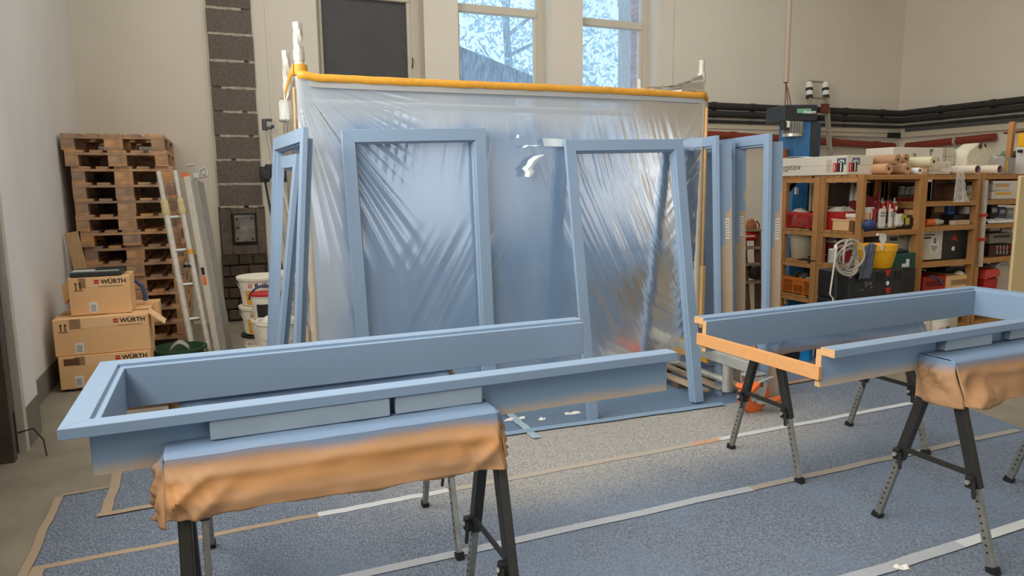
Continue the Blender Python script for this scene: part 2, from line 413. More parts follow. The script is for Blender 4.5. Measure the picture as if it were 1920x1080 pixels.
# pipes and trunking: each runs along the back wall and turns along the right wall
def pipe_run(name, lab, z0, z1, r, y, x0, m, grp, y1=.5, coll=(), turn=True, dz=-.008):
    xx = XR-(YB-y)
    t = thing(name, lab, 'pipe', (x0, y, z0), grp)
    zc = (z0+z1)/2
    if turn:
        MB().tube([(x0, y, zc), (xx-.06, y, zc), (xx-.015, y-.015, zc), (xx, y-.06, zc), (xx, y1, zc)], r, 14).build('pipe_body', m, t, smooth=True)
    else:
        MB().tube([(x0, y, zc), (xx-.1, y, zc)], r, 14).build('pipe_body', m, t, smooth=True)
    for c in coll:
        if c < 20: MB().lathe([(r*1.16, -.03), (r*1.16, .03)], (c, y, zc), 14, 'x').build('pipe_clip', M_pipeb if m == M_pipeb else m, t, smooth=True)
        else: MB().lathe([(r*1.16, -.03), (r*1.16, .03)], (xx, c-20, zc), 14, 'y').build('pipe_clip', M_pipeb if m == M_pipeb else m, t, smooth=True)
pipe_run('insulated_pipe', 'uppermost of the black insulated pipes running round the far corner', 2.535, 2.64, .05, YB-.1, 5.9, M_pipeb, 'black pipes on the wall', coll=(6.65, 7.35, 8.4, 9.2, 10.0, 27.6, 26.8, 26.0, 25.2))
pipe_run('insulated_pipe', 'middle black insulated pipe on the wall, under the uppermost one', 2.425, 2.53, .045, YB-.1, 5.9, M_pipeb, 'black pipes on the wall', coll=(6.65, 7.35, 8.4, 9.2, 10.0, 27.6, 26.8, 26.0, 25.2))
pipe_run('insulated_pipe', 'thin black pipe below the two thick insulated pipes', 2.355, 2.395, .022, YB-.08, 5.9, M_pipeb, 'black pipes on the wall', coll=(6.65, 7.35, 8.4, 9.2, 27.3, 26.5, 25.8))
t = thing('cable_trunking', 'long cream cable trunking under the black pipes on the back wall', 'trunking', (8, YB, 2.3))
MB().bx(5.9, XR-.08, YB-.07, YB-.003, 2.21, 2.335).build('duct', M_trunk, t)
MB().bx(5.9, XR-.08, YB-.075, YB-.07, 2.268, 2.273).build('cover_joint', M_pipeb, t)
MB().bx(7.1, 7.35, YB-.08, YB-.003, 2.11, 2.2).build('junction_box', M_trunk, t)
t = thing('cable_trunking', 'cream cable trunking with a dark channel on top along the right wall', 'trunking', (XR, 6, 2.3))
MB().bx(XR-.07, XR-.003, .5, YB-.08, 2.20, 2.29).build('duct', M_trunk, t)
MB().bx(XR-.09, XR-.003, .5, YB-.2, 2.292, 2.345).build('dark_channel', mat('dark_grey_channel', (72, 70, 66), .6), t)
MB().bx(XR-.32, XR-.02, YB-.12, YB-.06, 2.2, 2.28).build('cable_end', M_dark, t)
t = thing('drain_pipe', 'red brown drain pipe along the back wall behind the ladder', 'pipe', (7, YB-.1, 2.1), 'red brown drain pipes')
MB().tube([(5.9, YB-.1, 2.2), (8.2, YB-.1, 2.135), (10.3, YB-.1, 2.06)], .056, 16).build('pipe_body', M_piper, t, smooth=True)
for c, z in ((8.95, 2.11), (9.9, 2.075), (7.0, 2.17)): MB().lathe([(.066, -.05), (.066, .05)], (c, YB-.1, z), 16, 'x').build('socket', M_piper, t, smooth=True)
t = thing('drain_pipe', 'red brown drain pipe on the right wall above the white canister', 'pipe', (XR-.1, 7, 2.05), 'red brown drain pipes')
MB().tube([(XR-.12, YB-.28, 2.055), (XR-.12, 6.72, 2.105)], .056, 16).build('pipe_body', M_piper, t, smooth=True)
MB().tube([(XR-.12, 6.6, 2.15), (XR-.12, 5.2, 2.19)], .014, 8).build('thin_pipe', M_piper, t, smooth=True)
MB().lathe([(.066, -.02), (.066, .02)], (XR-.12, 7.3, 2.085), 16, 'y').build('pipe_clip', M_steel, t, smooth=True)

# ---------------------------------------------------------------- floor covering
def fleece():
    m = bpy.data.materials.new('blue_grey_fleece'); m.use_nodes = True; T = NT(m); b = T.n['Principled BSDF']; b.inputs['Roughness'].default_value = .95
    tc = T.new('ShaderNodeTexCoord'); sep = T.new('ShaderNodeSeparateXYZ'); T.link(tc.outputs['Object'], sep.inputs[0])
    def math_(op, a, bb=None, c=None):
        n = T.new('ShaderNodeMath', operation=op)
        for i, v in enumerate((a, bb, c)):
            if v is None: continue
            if isinstance(v, (int, float)): n.inputs[i].default_value = v
            else: T.link(v, n.inputs[i])
        return n.outputs[0]
    def nz(scale, det=4, st=(1, 1, 1), rot=0.):
        mp = T.new('ShaderNodeMapping'); mp.inputs['Scale'].default_value = st; mp.inputs['Rotation'].default_value = (0, 0, rot); T.link(tc.outputs['Object'], mp.inputs[0])
        n = T.new('ShaderNodeTexNoise'); n.inputs['Scale'].default_value = scale; n.inputs['Detail'].default_value = det; n.inputs['Roughness'].default_value = .65
        T.link(mp.outputs[0], n.inputs['Vector']); return n.outputs['Fac']
    def sm(v, a, z):
        n = T.new('ShaderNodeMapRange', interpolation_type='SMOOTHSTEP'); n.inputs[1].default_value = a; n.inputs[2].default_value = z
        if isinstance(v, (int, float)): n.inputs[0].default_value = v
        else: T.link(v, n.inputs[0])
        return n.outputs[0]
    def mix(f, a, c):
        n = T.new('ShaderNodeMix', data_type='RGBA')
        T.link(f, n.inputs[0])
        for i, v in ((6, a), (7, c)):
            if isinstance(v, tuple): n.inputs[i].default_value = srgb(v)
            else: T.link(v, n.inputs[i])
        return n.outputs[2]
    X, Y = sep.outputs[0], sep.outputs[1]
    big = nz(1.1, 3); fine = nz(150, 4, (1, .5, 1), .3); fine2 = nz(140, 2)
    base = mix(sm(fine, .38, .64), (88, 98, 116), (132, 141, 152))
    base = mix(sm(fine2, .60, .74), base, (156, 162, 170))
    wob = math_('MULTIPLY', math_('SUBTRACT', big, .5), .5)
    yy = math_('ADD', Y, wob)
    # dusty, hardly sprayed zone from leaning frames to seam, pale with painted sun spill
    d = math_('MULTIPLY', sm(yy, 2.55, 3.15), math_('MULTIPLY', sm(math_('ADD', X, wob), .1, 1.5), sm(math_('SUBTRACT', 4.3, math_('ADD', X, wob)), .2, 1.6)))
    # edge of the oversprayed strip under the film: along the line (1.42,3.7)-(3.0,3.62)
    edge = math_('ADD', Y, math_('MULTIPLY', math_('SUBTRACT', X, 1.5), .04))
    ins = sm(edge, 3.685, 3.70)
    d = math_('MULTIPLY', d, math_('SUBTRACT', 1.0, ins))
    dust_sun = mix(sm(fine, .34, .6), (132, 128, 120), (186, 182, 174))
    col = mix(math_('MULTIPLY', d, .93), base, dust_sun)
    spray = math_('MULTIPLY', ins, math_('MULTIPLY', sm(X, .9, 1.3), sm(math_('SUBTRACT', 3.6, X), .1, .5)))
    col = mix(math_('MULTIPLY', spray, sm(math_('ADD', big, fine), .5, 1.3)), col, (100, 128, 154))
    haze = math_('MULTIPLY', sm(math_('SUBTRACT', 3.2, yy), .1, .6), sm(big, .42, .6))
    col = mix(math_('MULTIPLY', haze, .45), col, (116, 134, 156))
    T.link(col, b.inputs['Base Color'])
    bpn = T.new('ShaderNodeBump'); bpn.inputs['Strength'].default_value = .5; bpn.inputs['Distance'].default_value = .004; T.link(fine, bpn.inputs['Height']); T.link(bpn.outputs[0], b.inputs['Normal'])
    return m
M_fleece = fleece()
fc = thing('floor_covering', 'blue grey speckled fleece laid over the floor under the trestles', 'floor covering')
sheets = [[(-.80, 3.82), (-.56, 3.83), (-.56, 4.3), (.6, 5.4), (4.72, 5.4), (4.65, 4.67), (4.64, 3.78), (4.50, 3.12), (-.79, 3.10)],
          [(-.79, 3.10), (4.50, 3.12), (4.42, 2.80), (4.36, 2.51), (-.80, 2.52)],
          [(-.80, 2.52), (4.36, 2.51), (4.30, 1.76), (-.82, 1.76)],
          [(-.82, 1.76), (4.30, 1.76), (4.1, -1.2), (-.9, -1.2)]]
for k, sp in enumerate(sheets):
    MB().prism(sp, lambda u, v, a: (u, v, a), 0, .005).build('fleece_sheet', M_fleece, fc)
M_t1 = mat('masking_tape_tan', (172, 150, 124), .7, var=.06, scale=5)
M_t2 = mat('masking_tape_white', (206, 208, 206), .7, var=.04, scale=8)
M_t3 = mat('masking_tape_grey', (172, 176, 180), .7, var=.04, scale=8)
TZ = [0]
def tape(a, b, w, m, z=.0056, n=10):
    TZ[0] += 1; z += .0005*TZ[0]
    a, b = Vector((*a, z)), Vector((*b, z)); d = (b-a).normalized(); s = Vector((-d.y, d.x, 0)); mb = MB()
    def fn(u, v):
        p = a.lerp(b, u)+s*((v-.5)*w+.012*noise.noise(Vector((u*6+a.x, a.y, 0)))); return (p.x, p.y, z)
    mb.grid(n, 1, fn).build('tape_strip', m, fc, solid=.0004)
tape((-.78, 3.09), (.35, 3.10), .035, M_t1); tape((.33, 3.10), (.95, 3.105), .045, M_t2); tape((.95, 3.105), (2.45, 3.11), .045, mat('masking_tape_dusty', (180, 170, 154), .8))
tape((2.4, 3.11), (2.62, 3.112), .045, mat('masking_tape_salmon', (206, 160, 128), .7)); tape((2.6, 3.112), (4.2, 3.12), .045, M_t2)
tape((-.80, 2.52), (2.3, 2.51), .05, M_t3); tape((2.3, 2.51), (4.3, 2.505), .045, mat('masking_tape_greyed', (160, 152, 142), .7))
tape((1.2, 1.745), (2.75, 1.75), .055, M_t3); tape((2.7, 1.75), (4.25, 1.755), .05, M_t2)
tape((-.565, 3.5), (-.575, 4.28), .045, M_t1); tape((-.60, 3.50), (.3, 3.52), .04, M_t1); tape((-.80, 3.80), (-.78, 2.9), .035, M_t1); tape((-.80, 3.815), (-.57, 3.835), .015, M_t1)
tape((1.67, 4.15), (1.64, 3.56), .05, mat('masking_tape_blue', (162, 182, 196), .7)); tape((1.35, 3.71), (3.05, 3.62), .06, mat('masking_tape_bluish', (134, 160, 184), .7), z=.0065)
tape((-.74, 3.06), (-.73, 2.7), .05, M_t1); tape((3.5, 3.80), (4.35, 3.84), .05, mat('masking_tape_brown', (176, 140, 104), .8))
for k, (px, py, L, lab) in enumerate(((965, 787, .14, 'white torn film scrap nearest the paper-wrapped trestle end'), (1074, 776, .11, 'small curled white film scrap beside the leaning frame foot'), (1016, 787, .05, 'tiny white flake on the blue floor between two film scraps'), (1690, 1066, .05, 'small white paint chip by the right trestle foot'))):
    p = fl(px, py, .006); rn = random.Random(k+40)
    mb = MB(); a = rn.uniform(-.4, .4)
    mb.grid(8, 3, lambda u, v: (p[0]+(u-.5)*L, p[1]+(u-.5)*L*math.tan(a)+(v-.5)*.03*(1-abs(u-.5)), .0075+.012*abs(math.sin(u*5+k))*v))
    mb.build('film_scrap', M_paperw, solid=.001, label=lab, cat='scrap')
# ================================================================ SPRAY TENT: scaffold, film
PL, PR, PBK = (.462, 4.05), (3.13, 4.05), (.468, 4.82)
st = thing('scaffold_tower', 'aluminium mobile scaffold carrying the sprayed plastic film, white taped posts', 'scaffold', (1.8, 4.4, 0))
M_post = mat('white_taped_post', (226, 212, 188), .5, .1, var=.06, scale=9)
def spiral_end(x, y, z0, z1, r=.024):
    mb = MB(); n = 20; m = 16
    for j in range(m+1):
        z = z0+(z1-z0)*j/m
        for i in range(n):
            a = 2*math.pi*i/n; rr = r*(1+.13*math.cos(5*a+j*.55))
            mb.v.append((x+rr*math.cos(a), y+rr*math.sin(a), z))
    for j in range(m):
        for i in range(n): a, b = j*n+i, j*n+(i+1) % n; mb.f.append((a, b, b+n, a+n))
    mb.f.append(tuple(m*n+i for i in range(n))); return mb
for (x, y), zt, zs, sp in ((PL, 2.36, 2.19, 1), (PBK, 2.35, 2.12, 1), (PR, 2.315, 2.2, 0), ((3.13, 4.82), 2.3, 2.2, 0)):
    MB().tube([(x, y, .3), (x, y, zs)], .0255, 14).build('post', M_post if y < 4.5 or x < 1 else M_alu, st, smooth=True)
    (spiral_end(x, y, zs, zt) if sp else MB().tube([(x, y, zs), (x, y, zt)], .021, 14)).build('post_spigot', M_alus, st, smooth=True)
    MB().lathe([(.029, -.03), (.031, 0), (.029, .03)], (x, y, zs), 14).build('collar', M_alus, st, smooth=True)
MB().tube([(PL[0], 4.05, 2.035), (PR[0], 4.05, 2.035)], .024, 12).build('top_rail', M_alu, st, smooth=True)
MB().tube([(PL[0], 4.82, 2.035), (PR[0], 4.82, 2.035)], .024, 12).build('top_rail', M_alu, st, smooth=True)
MB().tube([(PL[0], 4.05, 1.98), (PL[0], 4.82, 1.98)], .024, 12).build('end_ledger', M_steel, st, smooth=True)
MB().bx(.42, .50, 4.76, 4.86, 1.95, 2.02).bx(.40, .44, 4.7, 4.8, 1.9, 2.03).build('coupler', M_steel, st, bevel=.01)
for zz in (.5, 1.0, 1.5):
    MB().tube([(PL[0], 4.05, zz), (PBK[0], 4.82, zz)], .02, 10).build('rung', M_alu, st, smooth=True)
    MB().tube([(3.13, 4.05, zz), (3.13, 4.82, zz)], .02, 10).build('rung', M_alu, st, smooth=True)
# galvanised mobile base on the right with a braked caster
p0, p1 = aX(1245, 676, 3.12), aX(1358, 708, 3.12)
MB().tube([(3.12, 4.9, .145), (3.12, 3.70, .147)], .024, 12).build('base_pipe', M_steel, st, smooth=True)
MB().tube([(3.12, 3.68, .075), (3.12, 3.68, .30)], .03, 14).build('base_sleeve', M_steel, st, smooth=True)
MB().bx(3.09, 3.15, 3.44, 4.06, .262, .335).build('outrigger_beam', M_steel, st, bevel=.004)
MB().tube([(3.13, 4.05, .2), (3.13, 4.05, .5)], .03, 12).build('base_sleeve', M_steel, st, smooth=True)
MB().tube([(3.12, 3.44, .17), (3.12, 3.44, .40)], .028, 14).lathe([(.034, 0), (.034, .03)], (3.12, 3.44, .37), 14).build('caster_sleeve', M_steel, st, smooth=True)
MB().bx(3.095, 3.115, 3.86, 4.0, .23, .34).build('tape_wrap', M_ytape, st)
MB().tube([(.47, 4.1, .02), (.47, 4.1, .5)], .016, 10).lathe([(.06, 0), (.06, .012)], (.47, 4.1, 0), 14).build('jack_spindle', M_steel, st, smooth=True)
MB().tube([(3.13, 4.82, .0), (3.13, 4.82, .3)], .018, 10).build('jack_spindle', M_steel, st, smooth=True)
MB().tube([(.468, 4.82, .0), (.468, 4.82, .3)], .018, 10).build('jack_spindle', M_steel, st, smooth=True)
cx, cy, cr = 3.13, 3.43, .118
MB().lathe([(.03, -.024), (.098, -.024), (.116, -.019), (.121, 0), (.116, .019), (.098, .024), (.03, .024)], (cx, cy, cr), 32, 'y').build('caster_wheel', M_orange, st, smooth=True)
fk = MB()
for s_ in (-1, 1):
    fk.prism([(-.045, -.03), (.05, -.03), (.075, .06), (.06, .135), (-.075, .135), (-.07, .05)], lambda u, v, a: (cx+u, a, cr+v), cy+s_*.038-.003, cy+s_*.038+.003)
fk.bx(cx-.075, cx+.06, cy-.041, cy+.041, cr+.13, cr+.145)
fk.build('caster_fork', M_steel, st); MB().lathe([(.018, -.056), (.018, .056)], (cx, cy, cr), 10, 'y').build('axle_bolt', M_alu, st, smooth=True)
for a_, b_2, w_, h_ in (((cx-.01, cy-.05, .085), (cx+.15, cy-.055, .078), .05, .02), ((cx-.05, cy-.05, .16), (cx-.13, cy-.06, .185), .05, .016)): MB().beam(a_, b_2, w_, h_).build('brake_lever', M_steel, st)
for a_, b_2, w_ in (((cx+.10, cy-.06, .082), (cx+.19, cy-.065, .085), .06), ((cx-.10, cy-.06, .17), (cx-.19, cy-.08, .225), .055), ((cx-.02, cy-.055, .21), (cx-.10, cy-.07, .165), .05)): MB().beam(a_, b_2, w_, .03).build('brake_pad', M_orange, st, bevel=.004)
MB().box((cx-.0, cy-.044, cr+.075), (.07, .003, .03)).build('rust_mark', M_brown, st)
MB().tube([(cx-.02, cy-.03, .2), (cx+.06, cy-.06, .235), (cx+.1, cy-.06, .24)], .009, 6).build('locking_screw', M_alu, st, smooth=True)

def filmmat():
    m = bpy.data.materials.new('sprayed_plastic_film'); m.use_nodes = True; T = NT(m); T.n.remove(T.n['Principled BSDF'])
    tc = T.new('ShaderNodeTexCoord'); sep = T.new('ShaderNodeSeparateXYZ'); T.link(tc.outputs['Object'], sep.inputs[0])
    def M(op, a, b=None):
        n = T.new('ShaderNodeMath', operation=op); n.use_clamp = False
        for i, v in enumerate((a, b)):
            if v is None: continue
            if isinstance(v, (int, float)): n.inputs[i].default_value = v
            else: T.link(v, n.inputs[i])
        return n.outputs[0]
    def sm(v, a, z):
        n = T.new('ShaderNodeMapRange', interpolation_type='SMOOTHSTEP'); n.inputs[1].default_value = a; n.inputs[2].default_value = z
        T.link(v, n.inputs[0]); return n.outputs[0]
    def nz(scale, st=(1, 1, 1), det=3):
        mp = T.new('ShaderNodeMapping'); mp.inputs['Scale'].default_value = st; T.link(tc.outputs['Object'], mp.inputs[0])
        n = T.new('ShaderNodeTexNoise'); n.inputs['Scale'].default_value = scale; n.inputs['Detail'].default_value = det; T.link(mp.outputs[0], n.inputs['Vector']); return n.outputs['Fac']
    X, Y, Z = sep.outputs
    big = nz(2.2); med = nz(5, (1, 1, .35), 4)
    zz = M('ADD', Z, M('MULTIPLY', M('SUBTRACT', big, .5), .25))
    zz = M('ADD', zz, M('MULTIPLY', M('SUBTRACT', med, .5), .10))
    top = sm(M('SUBTRACT', 2.0, zz), .09, .24)                       # unsprayed strip along the top
    xl = sm(M('ADD', X, M('MULTIPLY', M('SUBTRACT', big, .5), .3)), .50, .80)
    xr = sm(M('SUBTRACT', 3.02, X), 0., .07)
    fr = sm(M('SUBTRACT', 4.4, Y), 0., .15)
    pat = M('ADD', .90, M('MULTIPLY', sm(nz(2.6, (1.6, 1, .45), 2), .38, .62), .1))
    cov = M('MULTIPLY', M('MULTIPLY', top, xl), M('MULTIPLY', M('MULTIPLY', xr, fr), pat))
    cm = T.new('ShaderNodeMix', data_type='RGBA'); T.link(cov, cm.inputs[0]); cm.inputs[6].default_value = srgb((222, 236, 252)); cm.inputs[7].default_value = srgb((126, 156, 190))
    df = T.new('ShaderNodeBsdfDiffuse'); T.link(cm.outputs[2], df.inputs[0])
    tl = T.new('ShaderNodeBsdfTranslucent'); T.link(cm.outputs[2], tl.inputs[0])
    m1 = T.new('ShaderNodeMixShader'); T.link(M('SUBTRACT', .60, M('MULTIPLY', cov, .42)), m1.inputs[0]); T.link(df.outputs[0], m1.inputs[1]); T.link(tl.outputs[0], m1.inputs[2])
    tp = T.new('ShaderNodeBsdfTransparent'); tp.inputs[0].default_value = (.97, .98, .98, 1)
    m2 = T.new('ShaderNodeMixShader'); T.link(M('SUBTRACT', .15, M('MULTIPLY', cov, .12)), m2.inputs[0]); T.link(m1.outputs[0], m2.inputs[1]); T.link(tp.outputs[0], m2.inputs[2])
    gl = T.new('ShaderNodeBsdfGlossy'); gl.inputs['Roughness'].default_value = .17; gl.inputs[0].default_value = (1, 1, 1, 1)
    lw = T.new('ShaderNodeFresnel'); lw.inputs[0].default_value = 1.8
    m3 = T.new('ShaderNodeMixShader'); T.link(M('MULTIPLY', lw.outputs[0], 1.3), m3.inputs[0]); T.link(m2.outputs[0], m3.inputs[1]); T.link(gl.outputs[0], m3.inputs[2])
    T.link(m3.outputs[0], T.n['Material Output'].inputs['Surface']); return m
M_film = filmmat()
fm = thing('plastic_film', 'blue oversprayed clear plastic sheet hung from the scaffold top rail, wrinkled', 'plastic sheet')
FX0, FX1, FZ0, FZ1 = .44, 3.13, .20, 2.09
def sst(x, a, b):
    t = min(1, max(0, (x-a)/(b-a))); return t*t*(3-2*t)
def fold(t, seed):      # sharp-crested pleat profile from 1-D noise
    v = noise.noise(Vector((t, seed, 0)))*1.6
    return 1-abs(v)*1.6
def film_y(x, z):
    h = (FZ1-z); l = x-FX0; r = FX1-x
    d = .016*fbm(x*.9, z*.8, 3.3, 3)*sst(h, 0, .3)
    # fan of folds from the upper left corner
    ang = math.atan2(h, l+.02); rad = math.hypot(h, l)
    w = sst(rad, .03, .3)*(1-sst(l, .35, .75))
    d += .028*w*fold(ang*13, 2.1)+.004*w*fold(ang*32, 7.7)
    # thin pleats hanging from the rail
    a = (x+.16*h)
    w = sst(h, .06, .25)*(1-sst(h, .35, .75))*(sst(x, .75, .95)*(1-sst(x, 1.5, 1.75)))
    d += .007*w*fold(a*17, 5.2)+.002*w*fold(a*40, 1.2)
    w = sst(h, .1, .3)*(1-sst(h, .42, .9))*sst(x, 1.75, 2.0)*(1-sst(x, 2.85, 3.0))
    d += .005*w*fold((x-.30*h)*24, 9.4)
    # long diagonal folds in the right half, running down to the right
    w = sst(x, 1.75, 2.2)*sst(h, .35, .6)*(1-sst(h, 1.5, 1.9))*(.5+.5*noise.noise(Vector((x*2, z*1.5, 4))))
    d += .012*w*fold((x-.55*h)*13, 3.6)+.004*w*fold((x-.5*h)*33, 8.1)
    # fan towards the right post
    a2 = math.atan2(h-.1, r+.05); w = (1-sst(r, .12, .35))*sst(h, .12, .4)
    d += .009*w*fold((z*1.0+r*1.2)*14, 6.6)
    # slanting folds low on the left, running down to the left
    w = sst(x, .85, 1.1)*(1-sst(x, 1.5, 1.75))*sst(h, .75, 1.1)
    d += .016*w*fold((x+.55*h)*11, 1.9)+.0025*w*fold((x+.7*h)*28, 2.9)
    w = sst(x, 1.4, 1.7)*sst(h, 1.0, 1.5)
    d += .004*w*fold((x-1.9*h)*9, 4.4)
    return 4.023-d*(.13+.06*(1-sst(x, .6, 1.1)))+.03*sst(h, 0, 1.9)
mb = MB(); NU, NV = 460, 300
hole = (2.005, 2.08, 1.70, 1.735)
def film_pt(u, v):
    x = FX0+(FX1-FX0)*u; z = FZ1+(FZ0-FZ1)*v
    zt = sst(x, 2.72, 3.13)**2*.10*(1-v)**6       # pulled up to the right post
    return (x, film_y(x, z)-.0, z+zt)
mb.grid(NU, NV, film_pt)
mb.build('film_front', M_film, fm, smooth=True)
# left return round the post to the rear post
def film_side(u, v):
    y = 4.02+.84*u; z = FZ1-.02+(FZ0+.05-FZ1)*v
    h = FZ1-z
    return (.432+.006*fold((y*1.2+h*.25)*8, 5.5)*sst(h, 0, .3)+.01*fbm(y*2, z*2, 9, 3)-.0, y, z-.10*u*(1-v)*math.sin(u*3.1))
MB().grid(60, 120, film_side).build('film_side', M_film, fm, smooth=True)
def film_right(u, v):
    y = 4.02+.84*u; z = FZ1-.02+(FZ0+.05-FZ1)*v
    return (3.163+.005*fold((y+z*.3)*9, 3.1)+.01*fbm(y*2, z*2, 2, 3), y, z)
MB().grid(40, 80, film_right).build('film_side', M_film, fm, smooth=True)
# upstand of loose film at the right post
MB().grid(24, 8, lambda u, v: (2.62+.5*u, 4.015+.012*fold(v*3+u, 3.3), FZ1-.02+(.035+.11*u**1.6)*v+.006*math.sin(u*9))).build('loose_film_edge', M_film, fm, smooth=True)
# torn flaps hanging at the tear
def flap(pts, w):
    m_ = MB(); n = len(pts)
    for (x, y, z), ww in zip(pts, w): m_.v += [(x-ww, y, z), (x, y-.012, z-.004), (x+ww, y-.003, z)]
    for i in range(n-1):
        for k in range(2): a = i*3+k; m_.f.append((a, a+1, a+4, a+3))
    return m_
M_torn = mat('torn_film_white', (226, 238, 240), .35)
def fp(L, y): return [tuple(aY(a, b, y-.004*k)) for k, (a, b) in enumerate(L)]
flap(fp([(981, 276), (990, 272), (1000, 273), (1010, 272)], 3.985), [.008, .016, .012, .016]).build('torn_flap', M_torn, fm, smooth=True)
flap(fp([(1019, 290), (1009, 293), (1000, 300), (994, 309), (988, 316), (993, 322), (990, 331)], 3.985), [.006, .030, .034, .026, .034, .030, .022]).build('torn_flap', M_torn, fm, smooth=True)
flap(fp([(971, 252), (971, 258)], 3.985), [.002, .012]).build('torn_flap', M_torn, fm, smooth=True)
pq = [aY(1018, 259, 3.985), aY(1059, 261, 3.985), aY(1059, 275, 3.98), aY(1020, 274, 3.975)]
MB().grid(6, 3, lambda u, v: (Vector(pq[0]).lerp(Vector(pq[1]), u)).lerp(Vector(pq[3]).lerp(Vector(pq[2]), u), v)+Vector((0, .004*math.sin(u*6), 0))).build('torn_flap', mat('pale_film_piece', (206, 220, 226), .4), fm, solid=.001)
# yellow tape: along the rail, round the left post; tan tape down the right post and left post
def ytz(x): return 2.095+.012*(1-sst(x, .44, .55))-.004*math.sin(x*2)
MB().grid(60, 2, lambda u, v: (.44+2.70*u, 3.999-.002*math.sin(u*40), ytz(.44+2.70*u)-.042*v+.003*noise.noise(Vector((u*30, 0, 0))))).build('yellow_tape', M_ytape, fm, solid=.002, smooth=True)
MB().grid(60, 1, lambda u, v: (.50+2.62*u, 4.004, ytz(.5+2.62*u)-.042-.03*v)).build('film_hem', mat('bunched_film_hem', (168, 170, 168), .4), fm, solid=.002)
MB().lathe([(.040, 0), (.043, .02), (.041, .055)], (PL[0], PL[1], 2.085), 18, cap=False).build('yellow_tape', M_ytape, fm, smooth=True)
MB().grid(10, 2, lambda u, v: (.425-.002*u, 4.02+.5*u, 2.14-.05*v-.08*u*u)).build('yellow_tape', M_ytape, fm, solid=.002, smooth=True)
MB().lathe([(.034, 0), (.034, .05)], (PR[0], PR[1], 2.05), 16, cap=False).build('yellow_tape', M_ytape, fm, smooth=True)
M_tan = mat('tan_tape_strip', (222, 180, 124), .55, var=.08, scale=7)
MB().bx(3.152, 3.172, 4.02, 4.055, .9, 2.0).build('tan_tape', M_tan, fm, bevel=.004)
MB().bx(3.145, 3.175, 4.0, 4.045, .45, .9).build('tan_tape', M_tan, fm, bevel=.004)
MB().beam((.424, 4.05, 2.02), (.420, 4.06, 1.72), .006, .022, (0, 1, 0)).beam((.422, 4.07, 1.5), (.415, 4.06, .95), .006, .03, (0, 1, 0)).build('tan_tape', M_tan, fm)
MB().bx(.405, .425, 4.0, 4.06, .86, .95).build('tan_tape', M_tan, fm)
MB().bx(.405, .425, 4.0, 4.06, .62, .70).build('tan_tape', M_tan, fm)
# pallet slats lying on the floor under the tent edge
lp = thing('floor_pallet', 'low pale slatted pallet lying under the right end of the film', 'pallet', (3.2, 4.2, 0))
for k in range(3): MB().bx(2.99+k*.15, 3.06+k*.15, 3.78, 4.9, .05, .07).build('slat', M_bare, lp, bevel=.003)
for y in (4.1, 4.5, 4.85): MB().bx(3.0, 3.36, y-.04, y+.04, 0.006, .05).build('bearer', mat('dark_bearer', (110, 92, 76), .8), lp)

# ================================================================ DOOR CASINGS
def gradmat(name, axis, a, z, c0, c1, nscale=4., namp=.0, sharp=False):
    """lacquer overspray fading along one object axis"""
    m = bpy.data.materials.new(name); m.use_nodes = True; T = NT(m); b = T.n['Principled BSDF']; b.inputs['Roughness'].default_value = .5
    tc = T.new('ShaderNodeTexCoord'); sep = T.new('ShaderNodeSeparateXYZ'); T.link(tc.outputs['Object'], sep.inputs[0])
    n = T.new('ShaderNodeTexNoise'); n.inputs['Scale'].default_value = nscale; n.inputs['Detail'].default_value = 2; T.link(tc.outputs['Object'], n.inputs['Vector'])
    ad = T.new('ShaderNodeMath', operation='MULTIPLY_ADD'); T.link(n.outputs['Fac'], ad.inputs[0]); ad.inputs[1].default_value = namp; T.link(sep.outputs[axis], ad.inputs[2])
    mr = T.new('ShaderNodeMapRange', interpolation_type='SMOOTHSTEP'); mr.inputs[1].default_value = a+namp/2; mr.inputs[2].default_value = z+namp/2; T.link(ad.outputs[0], mr.inputs[0])
    mx = T.new('ShaderNodeMix', data_type='RGBA'); T.link(mr.outputs[0], mx.inputs[0]); mx.inputs[6].default_value = srgb(c0); mx.inputs[7].default_value = srgb(c1)
    T.link(mx.outputs[2], b.inputs['Base Color']); return m
PROF = [(0, 0), (.062, 0), (.062, -.012), (.082, -.012), (.082, -.153), (.058, -.153), (.058, -.030), (0, -.030)]
def casing(label, O, ux, uy, uz, L, Wd, prof=PROF, backmat=None, ends=True, legs=(1, 1), base=None):
    O, ux, uy, uz = map(Vector, (O, ux, uy, uz)); ux.normalize(); uy.normalize(); uz.normalize()
    P = lambda s, t, z: tuple(O+ux*s+uy*t+uz*z)
    c = base or thing('door_casing', label, 'door casing', tuple(O), 'blue lacquered door casings')
    MB().prism(prof, lambda t, z, a: P(t, a, z), [t for t, z in prof], [Wd-t for t, z in prof]).build('header', M_blue, c, bevel=.0015)
    for k in (0, 1):
        if not legs[k]: continue
        f = (lambda t, z, a: P(a, t, z)) if k == 0 else (lambda t, z, a: P(a, Wd-t, z))
        MB().prism(prof, f, [t for t, z in prof], L).build('leg', M_blue, c, bevel=.0015)
        if ends: MB().prism(prof, f, L+.0003, L+.0015).build('cut_end', M_chip, c, label='bare chipboard cut end')
        if backmat:
            g = MB(); t0 = .0565; z0, z1 = -.033, prof[-3][1]
            q = [(t0, z0), (.0578, z0), (.0578, z1), (t0, z1)]
            g.prism(q, f, .06, L-.001).build('web_back', backmat, c)
    return c
M_back = gradmat('overspray_back', 2, -.155, -.105, (206, 186, 162), (139, 167, 193), 6., .03)
yl = math.radians(.5)
hL = .89
oL = fl(106, 806, hL)
casing('blue door casing lying flat on the left pair of trestles, open end to the right', tuple(oL), (math.cos(yl), math.sin(yl), 0), (-math.sin(yl), math.cos(yl), 0), (0, 0, 1), 1.855, .752, backmat=M_back)
